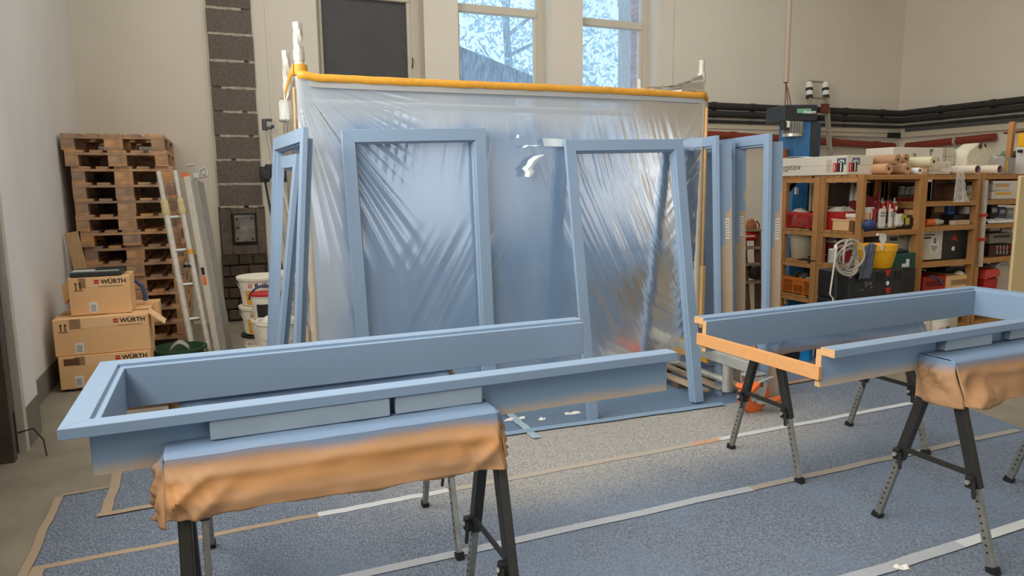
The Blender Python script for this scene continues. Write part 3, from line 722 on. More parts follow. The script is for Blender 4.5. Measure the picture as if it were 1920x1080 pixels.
hR = .87
a_, b_ = fl(1278, 588.5, hR), fl(1566, 657, hR)
yr = math.radians(2.2); LR = 2.02
uxR = Vector((-math.cos(yr), -math.sin(yr), 0)); uyR = Vector((-math.sin(yr), math.cos(yr), 0))
oR = Vector(b_)-uxR*LR
cR = casing('blue door casing lying flat on the right pair of trestles, raw batten across its open end', tuple(oR), uxR, uyR, (0, 0, 1), LR, .775, backmat=M_back)
e0 = oR+uxR*LR
q0 = e0+uyR*.05+uxR*.011; q1 = e0+uyR*.735+uxR*.011
MB().beam(tuple(q0+Vector((0, 0, -.097))), tuple(q1+Vector((0, 0, -.097))), .018, .052).build('spreader_batten', M_batten, cR, label='raw orange wood batten nailed across the open end', bevel=.001)
# casings leaning on the film and on the left end of the tent
PROFL = [(0, 0), (.07, 0), (.07, -.018), (.078, -.018), (.078, -.06), (.05, -.06), (.05, -.026), (0, -.026)]
def lean(label, TL, TR, FL_, prof=PROFL, legs=(1, 1)):
    TL, TR, FL_ = Vector(TL), Vector(TR), Vector(FL_)
    uy = (TR-TL).normalized(); ux = (FL_-TL); L = ux.length; ux.normalize()
    uz = uy.cross(ux)*-1
    if uz.y > 0 and abs(uz.y) > .3: uz = -uz
    if abs(uz.y) <= .3 and uz.x > 0: uz = -uz
    uy2 = uz.cross(ux); uy2 = uy2 if uy2.dot(uy) > 0 else -uy2
    return casing(label, tuple(TL), tuple(ux), tuple(uy2), tuple(uz), L, (TR-TL).length, prof=prof, ends=False, legs=legs)
TL = aY(640, 243, 3.955); TR = aY(911, 253, 3.955)
lean('blue door casing leaning against the film on the left, behind the left trestles', TL, TR, fl(684.5, 826))
TL = aY(1060, 262, 3.95); TR = aY(1281, 262, 3.95)
lean('blue door casing leaning against the film on the right, both feet visible on the floor', TL, TR, fl(1104, 792))
lean('blue door casing leaning sideways on the left end of the tent, near the buckets', (.414, 3.618, 1.777), (.339, 4.55, 1.777), (.261, 3.606, 0))
T2, Q2 = Vector(aY(555, 288, 3.9)), Vector(aY(523, 647, 3.9)); F2 = T2+(Q2-T2)*(T2.z/(T2.z-Q2.z))
lean('second blue door casing leaning inside the one on the left end of the tent', tuple(T2), tuple(T2+Vector((-.04, .5, 0))), tuple(F2), legs=(1, 0))
# casings standing upright to the right of the tent
def stick(c, p, ux_, w=.03, h=.10, face=None):
    pass
def standing(label, foot, H, W, ang, k):
    """foot: outer lower corner of the right leg; header runs back along ang"""
    d = Vector((math.cos(ang), math.sin(ang), 0)); O = Vector(H); dn = Vector(foot)-O; H = dn.length; dn.normalize()
    n = d.cross(dn).normalized(); n = n if n.x < 0 else -n
    d = (d-dn*d.dot(dn)).normalized()
    prof = [(0, 0), (.065, 0), (.065, -.012), (.08, -.012), (.08, -.13), (.052, -.13), (.052, -.028), (0, -.028)]
    c = casing(label, tuple(O), tuple(dn), tuple(d), tuple(n), H, W, prof=prof, ends=False)
    # bare outer face of the right leg with overspray patches and a paper label
    P = lambda t, y, z: O+d*t+n*y+dn*(H-z)
    pw = MB(); t = .0508
    pw.add([P(t, -.03, .01), P(t, -.13, .01), P(t, -.13, H-.06), P(t, -.03, H-.06)], [(0, 1, 2, 3)])
    pw.build('bare_web', M_bare, c)
    rn = random.Random(k); sp = MB(); t = .0502
    for (z0, z1, f0, f1) in ((1.28, H-.06, 0, 1), (1.05, 1.28, 0, .55), (.30, .52, 0, .4), (.55, .75, 0, .28)):
        pts = []; m_ = 8
        for i in range(m_+1):
            zz = z0+(z1-z0)*i/m_; e = f0+(f1-f0)*(1 if f1 == 1 and i > 2 else min(1, .75+.25*rn.random())); pts.append((zz, e))
        for (za, ea), (zb, eb) in zip(pts, pts[1:]):
            k0 = len(sp.v); sp.v += [tuple(P(t, -.03, za)), tuple(P(t, -.03-.1*ea, za)), tuple(P(t, -.03-.1*eb, zb)), tuple(P(t, -.03, zb))]; sp.f.append((k0, k0+1, k0+2, k0+3))
    sp.build('overspray', M_blue, c, label='blue overspray patches on the bare web')
    lb = MB(); lb.add([P(.0495, -.085, 1.10), P(.0495, -.112, 1.10), P(.0495, -.112, 1.24), P(.0495, -.085, 1.24)], [(0, 1, 2, 3)])
    s = lb.build('paper_label', M_paperw, c, label='white printed paper label')
    ln = MB()
    for q in range(7): ln.add([P(.049, -.088, 1.113+q*.018), P(.049, -.109, 1.113+q*.018), P(.049, -.109, 1.121+q*.018), P(.049, -.088, 1.121+q*.018)], [(0, 1, 2, 3)])
    ln.build('print_lines', mat('grey_print', (150, 150, 146), .8), s)
    return c
f1, f2, f3 = fl(1347, 743), fl(1371, 722), fl(1433, 751)
standing('upright blue door casing nearest the scaffold tower, leftmost of the three bare-sided ones', f1, aY(1341, 254, f1[1]), .70, math.radians(72), 1)
standing('upright blue door casing in shadow between the two outer upright ones', f2, aY(1372, 264, f2[1]), .60, math.radians(74), 2)
standing('upright blue door casing nearest the shelves, rightmost of the three bare-sided ones', f3, aY(1441, 250, f3[1]), 1.0, math.radians(75), 3)

# ================================================================ TRESTLES
def trestle(label, cx_, cy_, zt, x0, x1, bl=.92, dy=.255):
    t = thing('trestle', label, 'trestle', (cx_, cy_, 0), 'folding metal trestles')
    MB().bx(cx_-bl/2-.02, cx_+bl/2+.02, cy_-.045, cy_+.045, zt-.09, zt-.006).build('beam', M_legd, t, bevel=.006)
    for x in (x0, x1):
        for s in (-1, 1):
            tp = Vector((x, cy_+s*.040, zt-.05)); ft = Vector((x+(.0 if x < cx_ else 0), cy_+s*dy, .0))
            mid = tp.lerp(ft, .58); d = (ft-tp).normalized()
            lg = MB().beam(tp, mid, .032, .042, (0, s, 0)).build('leg', M_legd, t, bevel=.003)
            MB().beam(mid-d*.05, ft-d*.015, .022, .03, (0, s, 0)).build('leg_extension', mat('worn_leg_steel', (150, 150, 142), .42, .6, var=.15, scale=20), lg, label='galvanised notched leg extension', bevel=.002)
            nt = MB(); side = -1 if True else 1
            for q in range(9):
                p = mid.lerp(ft, .06+.085*q); nt.box((p.x-.0115, p.y, p.z), (.002, .008, .006))
            nt.build('notches', M_dark, lg)
            MB().beam(ft-d*.03, Vector((ft.x, ft.y, .004))+d*.002, .03, .038, (0, s, 0)).build('foot_cap', M_dark, lg)
            lk = mid-d*.03
            MB().box((lk.x-.025, lk.y, lk.z), (.03, .03, .05)).beam(lk+Vector((-.03, -.01, .01)), lk+Vector((-.045, -.03, -.055)), .018, .01, (1, 0, 0)).build('latch', M_dark, lg, bevel=.004)
            MB().lathe([(.009, -.006), (.009, .006)], (lk.x-.043, lk.y, lk.z), 10, 'x').build('latch_bolt', M_alu, lg)
        a = Vector((x-.012, cy_-.052-(dy-.052)*.52, zt-.03-(zt-.03)*.52)); b = Vector((x-.012, cy_+.052+(dy-.052)*.52, a.z))
        MB().beam(a, b, .006, .022, (0, 0, 1)).build('cross_strut', M_legd, t)
    return t
zL, zR = hL-.093, hR-.088
trestle('dark metal trestle nearest the camera on the left, draped in masking paper', .29, 1.955, zL, -.13, .74, bl=.88)
trestle('dark metal trestle under the far rail of the left door casing', .34, 2.735, zL, -.113, .80)
trestle('dark metal trestle with notched legs at the right edge, draped in masking paper', 3.07, 1.81, zR, 2.61, 3.51)
trestle('dark metal trestle under the far rail of the right door casing, beside the orange caster', 3.02, 2.725, zR, 2.57, 3.47)

# masking paper drapes: spray-blue on top, brown on the hanging front
def papermat(name, z0, z1, blue=(120, 144, 172), kraft=(184, 140, 99), amp=.05):
    m = gradmat(name, 2, z0, z1, kraft, blue, 3.2, amp); b = m.node_tree.nodes['Principled BSDF']; b.inputs['Roughness'].default_value = .65
    return m
def paper(label, x0, x1, yc, zt, drop, hw=.058, seed=1, crumple=.012, back=.12, lend=.0, rend=0., sag=None, g=(-.066, -.012), ochre=0, blue=(120, 144, 172)):
    t = thing('masking_paper', label, 'masking paper', ((x0+x1)/2, yc, zt), 'masking paper on trestles')
    fy = lambda q: hw+.006+(max(.0, .076+.27*drop-hw))*sst(q, .02, drop)
    path = [(yc+hw+.006, zt-back), (yc+hw+.004, zt-.02), (yc+hw-.012, zt), (yc-hw+.02, zt+.001), (yc-hw, zt-.008), (yc-fy(.03), zt-.03), (yc-fy(.09), zt-.09), (yc-fy(.13), zt-.13), (yc-fy(drop), zt-drop)]
    seg = [0]
    for a, b in zip(path, path[1:]): seg.append(seg[-1]+math.hypot(a[0]-b[0], a[1]-b[1]))
    def pp(s):
        s *= seg[-1]
        for i in range(len(path)-1):
            if s <= seg[i+1]+1e-9:
                f = (s-seg[i])/(seg[i+1]-seg[i]); return path[i][0]+(path[i+1][0]-path[i][0])*f, path[i][1]+(path[i+1][1]-path[i][1])*f
        return path[-1]
    def fn(u, v):
        y, z = pp(v); x = x0+(x1-x0)*u
        hang = sst(zt-z, .015, .12) if y < yc else sst(zt-z, .01, .1)*.5
        endc = max(1-sst(u, 0, .22), .75*sst(u, .80, 1.0))
        d = hang*(crumple*fbm(x*3.5, z*6, seed, 3)+.010*fold((z*1.0+x*.22)*9, seed+.5)*(.35+endc)+endc*crumple*1.4*fold((x*1.2-z*1.6)*7, seed+2.2)+endc*.010*fold((x*2+z)*14, seed+4))
        if y < yc: q_ = (zt-z-.062-.012*noise.noise(Vector((x*5, seed, 0))))/.016; d += .010*math.exp(-q_*q_)*(.6+.6*noise.noise(Vector((x*4, seed+3, 0)))) if crumple > .01 else 0
        d *= sst(u, 0, .025)*sst(1-u, 0, .02) if lend else 1
        s = -1 if y < yc else 1
        dz = 0
        if v > .999: dz = .012*fbm(x*5, 0, seed, 3)
        if sag and y < yc: dz += -sag*(1-u)*hang*.5
        if v > .6: x += .012*hang*endc*fbm(z*9, seed, 1, 2)*sst(u, 0, .06)
        return (x, y+s*d*1.0, z+dz+.002*fbm(x*8, y*20, seed, 2)*(1-hang))
    mpaper = papermat('oversprayed_kraft_paper', *g, blue=blue)
    if ochre:
        T = NT(mpaper); b = T.n['Principled BSDF']; src = b.inputs['Base Color'].links[0].from_socket
        tc = T.new('ShaderNodeTexCoord'); sep = T.new('ShaderNodeSeparateXYZ'); T.link(tc.outputs['Object'], sep.inputs[0])
        n = T.new('ShaderNodeTexNoise'); n.inputs['Scale'].default_value = 9; T.link(tc.outputs['Object'], n.inputs['Vector'])
        ma = T.new('ShaderNodeMath', operation='MULTIPLY_ADD'); T.link(n.outputs['Fac'], ma.inputs[0]); ma.inputs[1].default_value = .05; T.link(sep.outputs[2], ma.inputs[2])
        r1 = T.new('ShaderNodeMapRange', interpolation_type='SMOOTHSTEP'); r1.inputs[1].default_value = -.095; r1.inputs[2].default_value = -.06; T.link(ma.outputs[0], r1.inputs[0])
        r2 = T.new('ShaderNodeMapRange', interpolation_type='SMOOTHSTEP'); r2.inputs[1].default_value = -.030; r2.inputs[2].default_value = -.044; T.link(ma.outputs[0], r2.inputs[0])
        mm = T.new('ShaderNodeMath', operation='MULTIPLY'); T.link(r1.outputs[0], mm.inputs[0]); T.link(r2.outputs[0], mm.inputs[1]); m3 = T.new('ShaderNodeMath', operation='MULTIPLY'); T.link(mm.outputs[0], m3.inputs[0]); m3.inputs[1].default_value = .45
        mx = T.new('ShaderNodeMix', data_type='RGBA'); T.link(m3.outputs[0], mx.inputs[0]); T.link(src, mx.inputs[6]); mx.inputs[7].default_value = srgb((192, 126, 46)); T.link(mx.outputs[2], b.inputs['Base Color'])
    MB().grid(110, 70, fn).build('paper_sheet', mpaper, t, smooth=True, solid=.0012)
    # gathered flaps over both ends
    for e, amt, xe, sg in ((0, lend, x0, -1), (1, rend, x1, 1)):
        if not amt: continue
        def fe(u, v):
            dz = amt*v; yf = yc-fy(dz)+.002; ybk = yc+max(hw+.004, .06+.12*dz)
            w = sst(v, .05, .3)
            w *= math.sin(math.pi*min(1, max(0, u)))**.6
            b = w*(.022*fold(u*1.6+v*1.3, seed+7)+.010*fold(u*3.1-v*2.2, seed+9)+.010*fbm(u*3, v*4, seed, 3))
            return (xe+sg*(.001+.014*v*math.sin(math.pi*u)+max(-.008, b)), yf+(ybk-yf)*u, zt-.003-dz+.005*v*fbm(u*3, 1, seed, 2))
        MB().grid(26, 30, fe).build('paper_end', papermat('paper_end_kraft', -.06, -.01), t, smooth=True, solid=.0012)
    return t
xq0, xq1 = aY(304, 843, 1.9)[0], aY(934, 765, 1.9)[0]
paper('oversprayed brown paper draped over the near left trestle, crumpled left end', xq0, xq1, 1.965, zL+.004, .162, hw=.066, seed=3, lend=.165, rend=.13, crumple=.014, g=(-.040, -.004), sag=-.03, ochre=1)
paper('oversprayed brown paper on the trestle below the far rail of the left casing', -.17, .83, 2.745, zL+.004, .15, hw=.055, seed=5, lend=.12, rend=.1, crumple=.006, g=(-.22, -.14))
pb_ = [o for o in bpy.data.objects if o.name.startswith('masking_paper') and not o.parent][-1]
MB().bx(-.36, -.168, 2.70, 2.79, zL-.09, zL+.004).build('bare_paper_end', mat('bare_kraft', (186, 140, 96), .7, var=.06, scale=6), pb_, bevel=.01)
xq0 = aY(1792, 668, 1.75)[0]
paper('oversprayed brown paper draped over the near right trestle at the picture edge', xq0, 3.75, 1.825, zR+.004, .17, hw=.075, seed=8, lend=.175, crumple=.02, g=(-.05, -.005))
paper('blue sprayed paper neatly wrapped over the trestle below the far right rail', 2.41, 3.60, 2.735, zR+.004, .155, hw=.062, seed=12, lend=.15, crumple=.006, back=.15, g=(-.17, -.11), blue=(160, 182, 208))
# spacer blocks between trestles and casings
M_blockw = mat('sprayed_block', (156, 172, 184), .7, var=.05, scale=8)
def block(label, x0, x1, y0, y1, z0, z1):
    MB().bx(x0, x1, y0, y1, z0, z1).build('spacer_block', M_blockw, None, bevel=.003, label=label, cat='wooden block', group='blocks under the casings')
zf = hL-.030
ob = Vector(oL)
block('long pale blue sprayed block under the near left rail, left of the gap', aY(393, 800, 1.975)[0], aY(731, 765, 1.975)[0], 1.970, 2.012, zL+.007, zf-.001)
block('short pale blue sprayed block under the near left rail, right of the gap', aY(741, 765, 1.985)[0], aY(903, 745, 1.985)[0], 1.976, 2.012, zL+.007, zf-.001)
block('sprayed block under the far rail of the left casing', -.1, .72, 2.665, 2.70, zL+.007, zf-.001)
zg = hR-.030
yb0 = float(b_[1])
def edge(x): return yb0+(x-float(b_[0]))*math.tan(yr)
x_a, x_b = aY(1781, 640, yb0+.03)[0], aY(1868, 625, yb0+.03)[0]
e1 = edge((x_a+x_b)/2)+.012
block('blue sprayed block on the near right trestle, left of the next one', x_a, x_b, e1, e1+.04, zR+.007, zg-.001)
xr_ = aY(1902, 625, yb0+.05)[0]; e1 = edge(xr_+.2)+.014
block('blue sprayed block on the near right trestle, right one by the picture edge', xr_, xr_+.4, e1, e1+.036, zR+.007, zg-.001)
e1 = edge(3.0)+.775-.055
block('sprayed block under the far rail of the right casing', 2.75, 3.4, e1, e1+.03, zR+.007, zg-.001)
# ================================================================ LEFT SIDE
# pallet stack
def make_pallet(lab):
    t = thing('pallet', lab, 'pallet', (0, 0, 0), 'stacked wooden pallets')
    for x, w in ((.0725, .145), (.24, .1), (.4, .145), (.56, .1), (.7275, .145)): MB().bx(x-w/2, x+w/2, 0, 1.2, .120, .141).build('top_board', M_pal, t)
    for y in (0, .5275, 1.055): MB().bx(0, .8, y, y+.145, .098, .119).build('stringer_board', M_pal, t)
    for y in (0, .5275, 1.055):
        for x, w in ((.05, .1), (.4, .145), (.75, .1)): MB().bx(x-w/2, x+w/2, y+.002, y+.143, .022, .097).build('block', M_pal, t)
    for x, w in ((.05, .1), (.4, .145), (.75, .1)): MB().bx(x-w/2, x+w/2, 0, 1.2, 0, .021).build('bottom_board', M_pal, t)
    return t
p0_ = make_pallet('x'); cache = {}
for c in bpy.data.objects:
    if c.parent: cache.setdefault(c.parent.name, []).append(c)
ordn = ['topmost', 'second from the top', 'third from the top', 'fourth from the top', 'fifth from the top', 'sixth from the top', 'seventh from the top', 'seventh from the bottom', 'sixth from the bottom', 'fifth from the bottom', 'fourth from the bottom', 'third from the bottom', 'second from the bottom', 'bottom']
offs = [-.035, -.015, .02, .02, .025, .02, .045, .06, .05, .055, .06, .06, .05, .05]
for i in range(14):
    p = p0_ if i == 0 else copy_tree(p0_, None, cache)
    p.location = (-1.175+offs[i], 7.15+random.uniform(-.015, .02), (13-i)*.1412)
    p.rotation_euler = (0, 0, math.radians(random.uniform(-.7, .7) if i else -1.2))
    p['label'] = ('weathered wooden pallet, %s in the tall stack by the left wall' % ordn[i]) if i else 'topmost wooden pallet of the tall stack, shifted to the left'
# cardboard boxes
def carton(lab, x0, x1, y0, y1, z0, z1, wx=.62, logo=True, barx=None, arrows=True, flap=False):
    t = thing('cardboard_box', lab, 'box', ((x0+x1)/2, y0, z0), 'brown cardboard boxes')
    MB().bx(x0, x1, y0, y1, z0, z1).build('box_body', M_card, t, bevel=.004)
    h = z1-z0; xm = (x0+x1)/2
    MB().bx(x0+(x1-x0)*.17, x0+(x1-x0)*.28, y0-.0012, y0, z0+h*.72, z1-.004).build('tape_strip', M_tape, t)
    MB().bx(x0+.01, x1-.01, (y0+y1)/2-.03, (y0+y1)/2+.03, z1, z1+.0012).build('tape_strip', M_tape, t)
    MB().bx(x0+(x1-x0)*.29, x1-.02, y0-.001, y0, z1-.075, z1-.002).build('print_band', M_cardp, t)
    if arrows:
        ar = MB()
        for k in (0, 1):
            x = x0+.05+.028*k; z = z1-.07
            ar.bx(x-.003, x+.003, y0-.0022, y0-.001, z-.02, z+.02).add([(x-.010, y0-.0022, z+.02), (x+.010, y0-.0022, z+.02), (x, y0-.0022, z+.036)], [(0, 1, 2)])
        ar.bx(x0+.035, x0+.095, y0-.0022, y0-.001, z1-.098, z1-.094).build('up_arrows', M_ink, t)
    if logo:
        lx = x1-.19
        MB().bx(lx-.045, lx-.012, y0-.0022, y0-.001, z1-.050, z1-.037).bx(lx-.045, lx-.012, y0-.0022, y0-.001, z1-.033, z1-.020).build('red_logo', M_inkr, t)
        txt('WÜRTH', .046, (lx, y0-.0024, z1-.052), RF, M_ink, t, bold=.0012)
        MB().bx(lx-.02, lx+.15, y0-.0022, y0-.001, z1-.074, z1-.071).build('print_line', M_ink, t)
    if barx is not None:
        b = MB().bx(barx, barx+.055, y0-.0022, y0, z0+.015, z0+.095).build('bar_code_label', M_paperw, t)
        bl = MB()
        for k in range(6): bl.bx(barx+.01, barx+.045, y0-.003, y0-.0022, z0+.026+.009*k, z0+.031+.009*k)
        bl.build('bar_lines', mat('grey_print', (150, 150, 146), .8), b)
    return t
b3 = carton('bottom brown box of the stack of three by the left wall', -1.155, -.55, 5.9, 6.35, .02, .265, barx=-1.06, arrows=False)
MB().bx(-1.12, -1.02, 5.8985, 5.9, .2, .25).build('print_block', M_brown, b3)
b2 = carton('middle brown box of the stack, white label on its top and an open flap', -1.17, -.545, 5.92, 6.38, .268, .545, barx=-1.04)
MB().bx(-.82, -.70, 6.02, 6.12, .5465, .548).build('white_label', M_paperw, b2)
MB().prism([(-.545, .54), (-.44, .45), (-.435, .455), (-.54, .55)], lambda u, v, a: (u, a, v), 5.96, 6.15).build('open_flap', M_cardp, b2)
MB().bx(-.9, -.50, 6.39, 6.6, .40, .56).build('rear_flap', M_card, b2)
b1 = carton('top brown box of the stack, with a flat black case on it', -1.065, -.66, 6.02, 6.36, .55, .835, barx=-.94)
MB().prism([(-1.065, .82), (-1.13, .77), (-1.12, .62), (-1.065, .70)], lambda u, v, a: (u, a, v), 6.15, 6.30).build('side_flap', M_card, b1)
t = thing('cart', 'blue wheeled dolly under the cardboard boxes', 'dolly', (-.85, 6.1, 0))
MB().bx(-1.13, -.56, 5.96, 6.34, .012, .019).build('deck', M_navy, t)
for x in (-1.08, -.95): MB().lathe([(.035, -.02), (.035, .02)], (x+.0, 5.94, .036), 14, 'y').build('wheel', M_navy, t, smooth=True)
t = thing('flat_case', 'flat black case with grey papers on top of the upper box', 'case', (-.86, 6.1, .84))
MB().bx(-1.05, -.71, 6.03, 6.34, .837, .875).build('case_body', mat('dark_slate_plastic', (44, 54, 56), .4), t, bevel=.008)
MB().bx(-1.045, -.90, 6.04, 6.2, .8755, .879).build('paper_sheet', mat('grey_paper', (190, 190, 184), .6), t); MB().bx(-.9, -.73, 6.04, 6.1, .8755, .877).build('paper_sheet', mat('grey_paper', (190, 190, 184), .6), t)
t = thing('loose_plank', 'pale plank leaning between the left wall and the pallets behind the boxes', 'plank', (-1.1, 6.9, 0))
MB().beam((-.98, 6.75, 0.02), (-1.17, 6.98, 1.13), .10, .025, (0, -1, 0)).build('board', mat('new_pine', (184, 146, 104), .8, var=.1, scale=6, stretch=(8, 8, 1)), t, bevel=.004)
MB().tube([(-.72, 6.42, .74), (-.655, 6.4, .745), (-.61, 6.4, .70), (-.595, 6.4, .62), (-.60, 6.4, .58)], .016, 10).build('blue_hose', mat('blue_hose', (52, 78, 122), .5), smooth=True, label='bent blue hose sticking out behind the top brown box', cat='hose')
t = thing('green_tub', 'low dark green tub on the floor beside the boxes', 'tub', (-.33, 6.35, 0))
MB().lathe([(.14, 0), (.20, .17), (.215, .17), (.215, .19), (.19, .19), (.13, .02)], (-.37, 6.3, 0), 24, cap=True).build('tub_body', M_greend, t, smooth=True)
MB().grid(10, 6, lambda u, v: (-.44+.15*u, 6.22+.1*v, .17+.06*math.sin(u*3.1)+.01*v)).build('rolled_sheet', mat('pale_grey_sheet', (170, 172, 162), .6), None, solid=.004, smooth=True, label='curved pale grey sheet lying in the green tub', cat='sheet')
# leaning aluminium scaffold frame and ladder rail
t = thing('ladder_frame', 'aluminium scaffold end frame with taped spigots leaning on the pallets', 'scaffold frame', (-.25, 6.5, 0))
def LP(px, py, y): return Vector(aY(px, py, y))
A0, A1 = LP(297, 322, 6.9), LP(368, 715, 6.45); B0, B1 = LP(328, 320, 6.9), LP(399, 712, 6.45)
A1.z = max(A1.z, .01); B1.z = max(B1.z, .01)
for a, b in ((A0, A1), (B0, B1)):
    k = a.lerp(b, .18)
    MB().tube([k, b], .0265, 14).build('rail', M_alus, t, smooth=True)
    MB().tube([a, k], .021, 14).build('rail_spigot', M_alus, t, smooth=True)
    mb_ = MB(); q = [a.lerp(b, .15+.012*i) for i in range(8)]
    mb_.tube(q, [.028, .033, .030, .034, .031, .036, .032, .028], 12).build('tape_wrap', mat('crumpled_tape', (206, 190, 140), .7, var=.12, scale=30), t, smooth=True)
c = B0.lerp(B1, .42); MB().tube([c, B0.lerp(B1, .445)], .029, 14).build('tape_wrap', M_ytape, t, smooth=True)
for f in (.245, .42, .6, .78, .95):
    MB().tube([A0.lerp(A1, f), B0.lerp(B1, f)+Vector((0, .03, 0))], .017, 10).build('rung', M_alu, t, smooth=True)
for f, n in ((.5, 2),):
    for k in range(n):
        p = A0.lerp(A1, f)+Vector((.07+.03*k, -.05, 0)); MB().tube([p, p+Vector((.05, .35, .06))], .016, 12, cap=False).build('brace_tube', M_alu, t, smooth=True)
MB().tube([B0.lerp(B1, .45)+Vector((.03, .05, 0)), B1+Vector((-.03, .05, .1))], .011, 8).build('brace', M_alu, t, smooth=True)
t = thing('scaffold_plank', 'pale aluminium box section plank leaning upright with a small orange sticker', 'scaffold plank', (0, 6.5, 0))
C0, C1 = LP(357, 334, 6.9), LP(420, 690, 6.45)
d = (C1-C0).normalized(); C1 = C0+d*((C0.z-.0)/-d.z)
MB().beam(C0, C1+d*-.01, .05, .16, (.35, .93, 0)).build('rail', mat('pale_alu_board', (204, 198, 184), .55, .3, var=.08, scale=9, stretch=(4, 4, 1)), t, bevel=.004)
MB().beam(C0+Vector((.052, .0, -.03)), C1+Vector((.052, .02, 0)), .055, .14, (.35, .93, 0)).build('side_rail', mat('grey_alu_board', (150, 146, 136), .6, .2, var=.08, scale=9, stretch=(4, 4, 1)), t, bevel=.004)
nrm = Vector((.35, .93, 0)); u_ = (nrm-d*nrm.dot(d)).normalized()
for f0, f1, m in ((.50, .54, M_black), (.545, .595, M_orange)):
    MB().beam(C0.lerp(C1, f0)-u_*.081, C0.lerp(C1, f1)-u_*.081, .03, .002, u_).build('sticker', m, t)
hk = thing('scaffold_coupler', 'grey steel scaffold coupler hook on top of the leaning plank', 'coupler', tuple(C0))
o_ = C0+Vector((.05, .02, .02))
MB().tube([o_+Vector((-.06, 0, .06)), o_+Vector((-.07, 0, .09)), o_+Vector((-.01, 0, .10)), o_+Vector((.0, 0, .05)), o_+Vector((.01, 0, 0))], .012, 8).tube([o_+Vector((.02, 0, .0)), o_+Vector((.03, 0, .05)), o_+Vector((.07, 0, .075)), o_+Vector((.09, 0, .05)), o_+Vector((.09, 0, 0)), o_+Vector((.03, 0, -.01))], .012, 8).build('hook', M_steel, hk, smooth=True)
MB().box(tuple(o_+Vector((.0, 0, .0))), (.06, .05, .05)).lathe([(.016, -.02), (.016, .02)], tuple(o_+Vector((.06, -.03, .02))), 8, 'y').build('coupler_body', M_steel, hk, bevel=.006)
MB().add([C0+Vector((-.07, 0, .06)), C0+Vector((-.07, 0, .0)), C0+Vector((.0, 0, .02)), C0+Vector((.0, 0, .035)), C0+Vector((-.07, .02, .06)), C0+Vector((-.07, .02, .0))], [(0, 1, 2, 3), (0, 4, 5, 1)]).build('orange_tag', M_orange, hk)
# props / poles leaning by the chimney
t = thing('prop_pole', 'thin grey telescopic pole with a claw head leaning on the back wall', 'pole', (.6, 7.6, 0))
P0_, P1_ = Vector((.555, 8.27, 2.13)), Vector((.80, 7.55, .0)); 
P1_ = Vector(fl(560, 640)); P1_ = Vector((.76, 7.9, .005))
MB().tube([P0_, P0_.lerp(P1_, .5)], .014, 8).tube([P0_.lerp(P1_, .5), P1_], .019, 8).build('pole_tube', M_steel, t, smooth=True)
h0 = P0_+Vector((0, -.02, .0))
MB().box(tuple(h0+Vector((-.02, 0, .05))), (.05, .04, .12)).box(tuple(h0+Vector((.03, 0, .10))), (.07, .03, .03)).box(tuple(h0+Vector((.03, 0, .015))), (.06, .03, .03)).build('claw_head', mat('dark_grey_cast', (82, 84, 88), .6), t, bevel=.006)
MB().box(tuple(h0+Vector((.065, 0, .03))), (.03, .035, .035)).build('blue_pad', M_navy, t)
for k, (a, b, lab) in enumerate((((.50, 8.2, 1.60), (.66, 7.7, 0.005), 'left one of the two poles with dark clamp heads behind the leaning casings'), ((.66, 8.15, 1.60), (.88, 7.7, 0.005), 'right one of the two poles with dark clamp heads behind the leaning casings'))):
    t = thing('prop_pole', lab, 'pole', b)
    a, b = Vector(a), Vector(b)
    MB().tube([a, a.lerp(b, .55)], .013, 8).tube([a.lerp(b, .55), b], .019, 8).build('pole_tube', M_alu if k else M_legd, t, smooth=True)
    MB().box(tuple(a+Vector((0, -.02, .04))), (.15 if k else .10, .05, .17)).box(tuple(a+Vector((.05, -.03, .10))), (.08, .04, .10)).lathe([(.05, -.02), (.06, 0), (.05, .02)], tuple(a+Vector((.02, -.05, .03))), 12, 'y').build('clamp_head', mat('dark_clamp', (52, 52, 54), .6), t, bevel=.01)
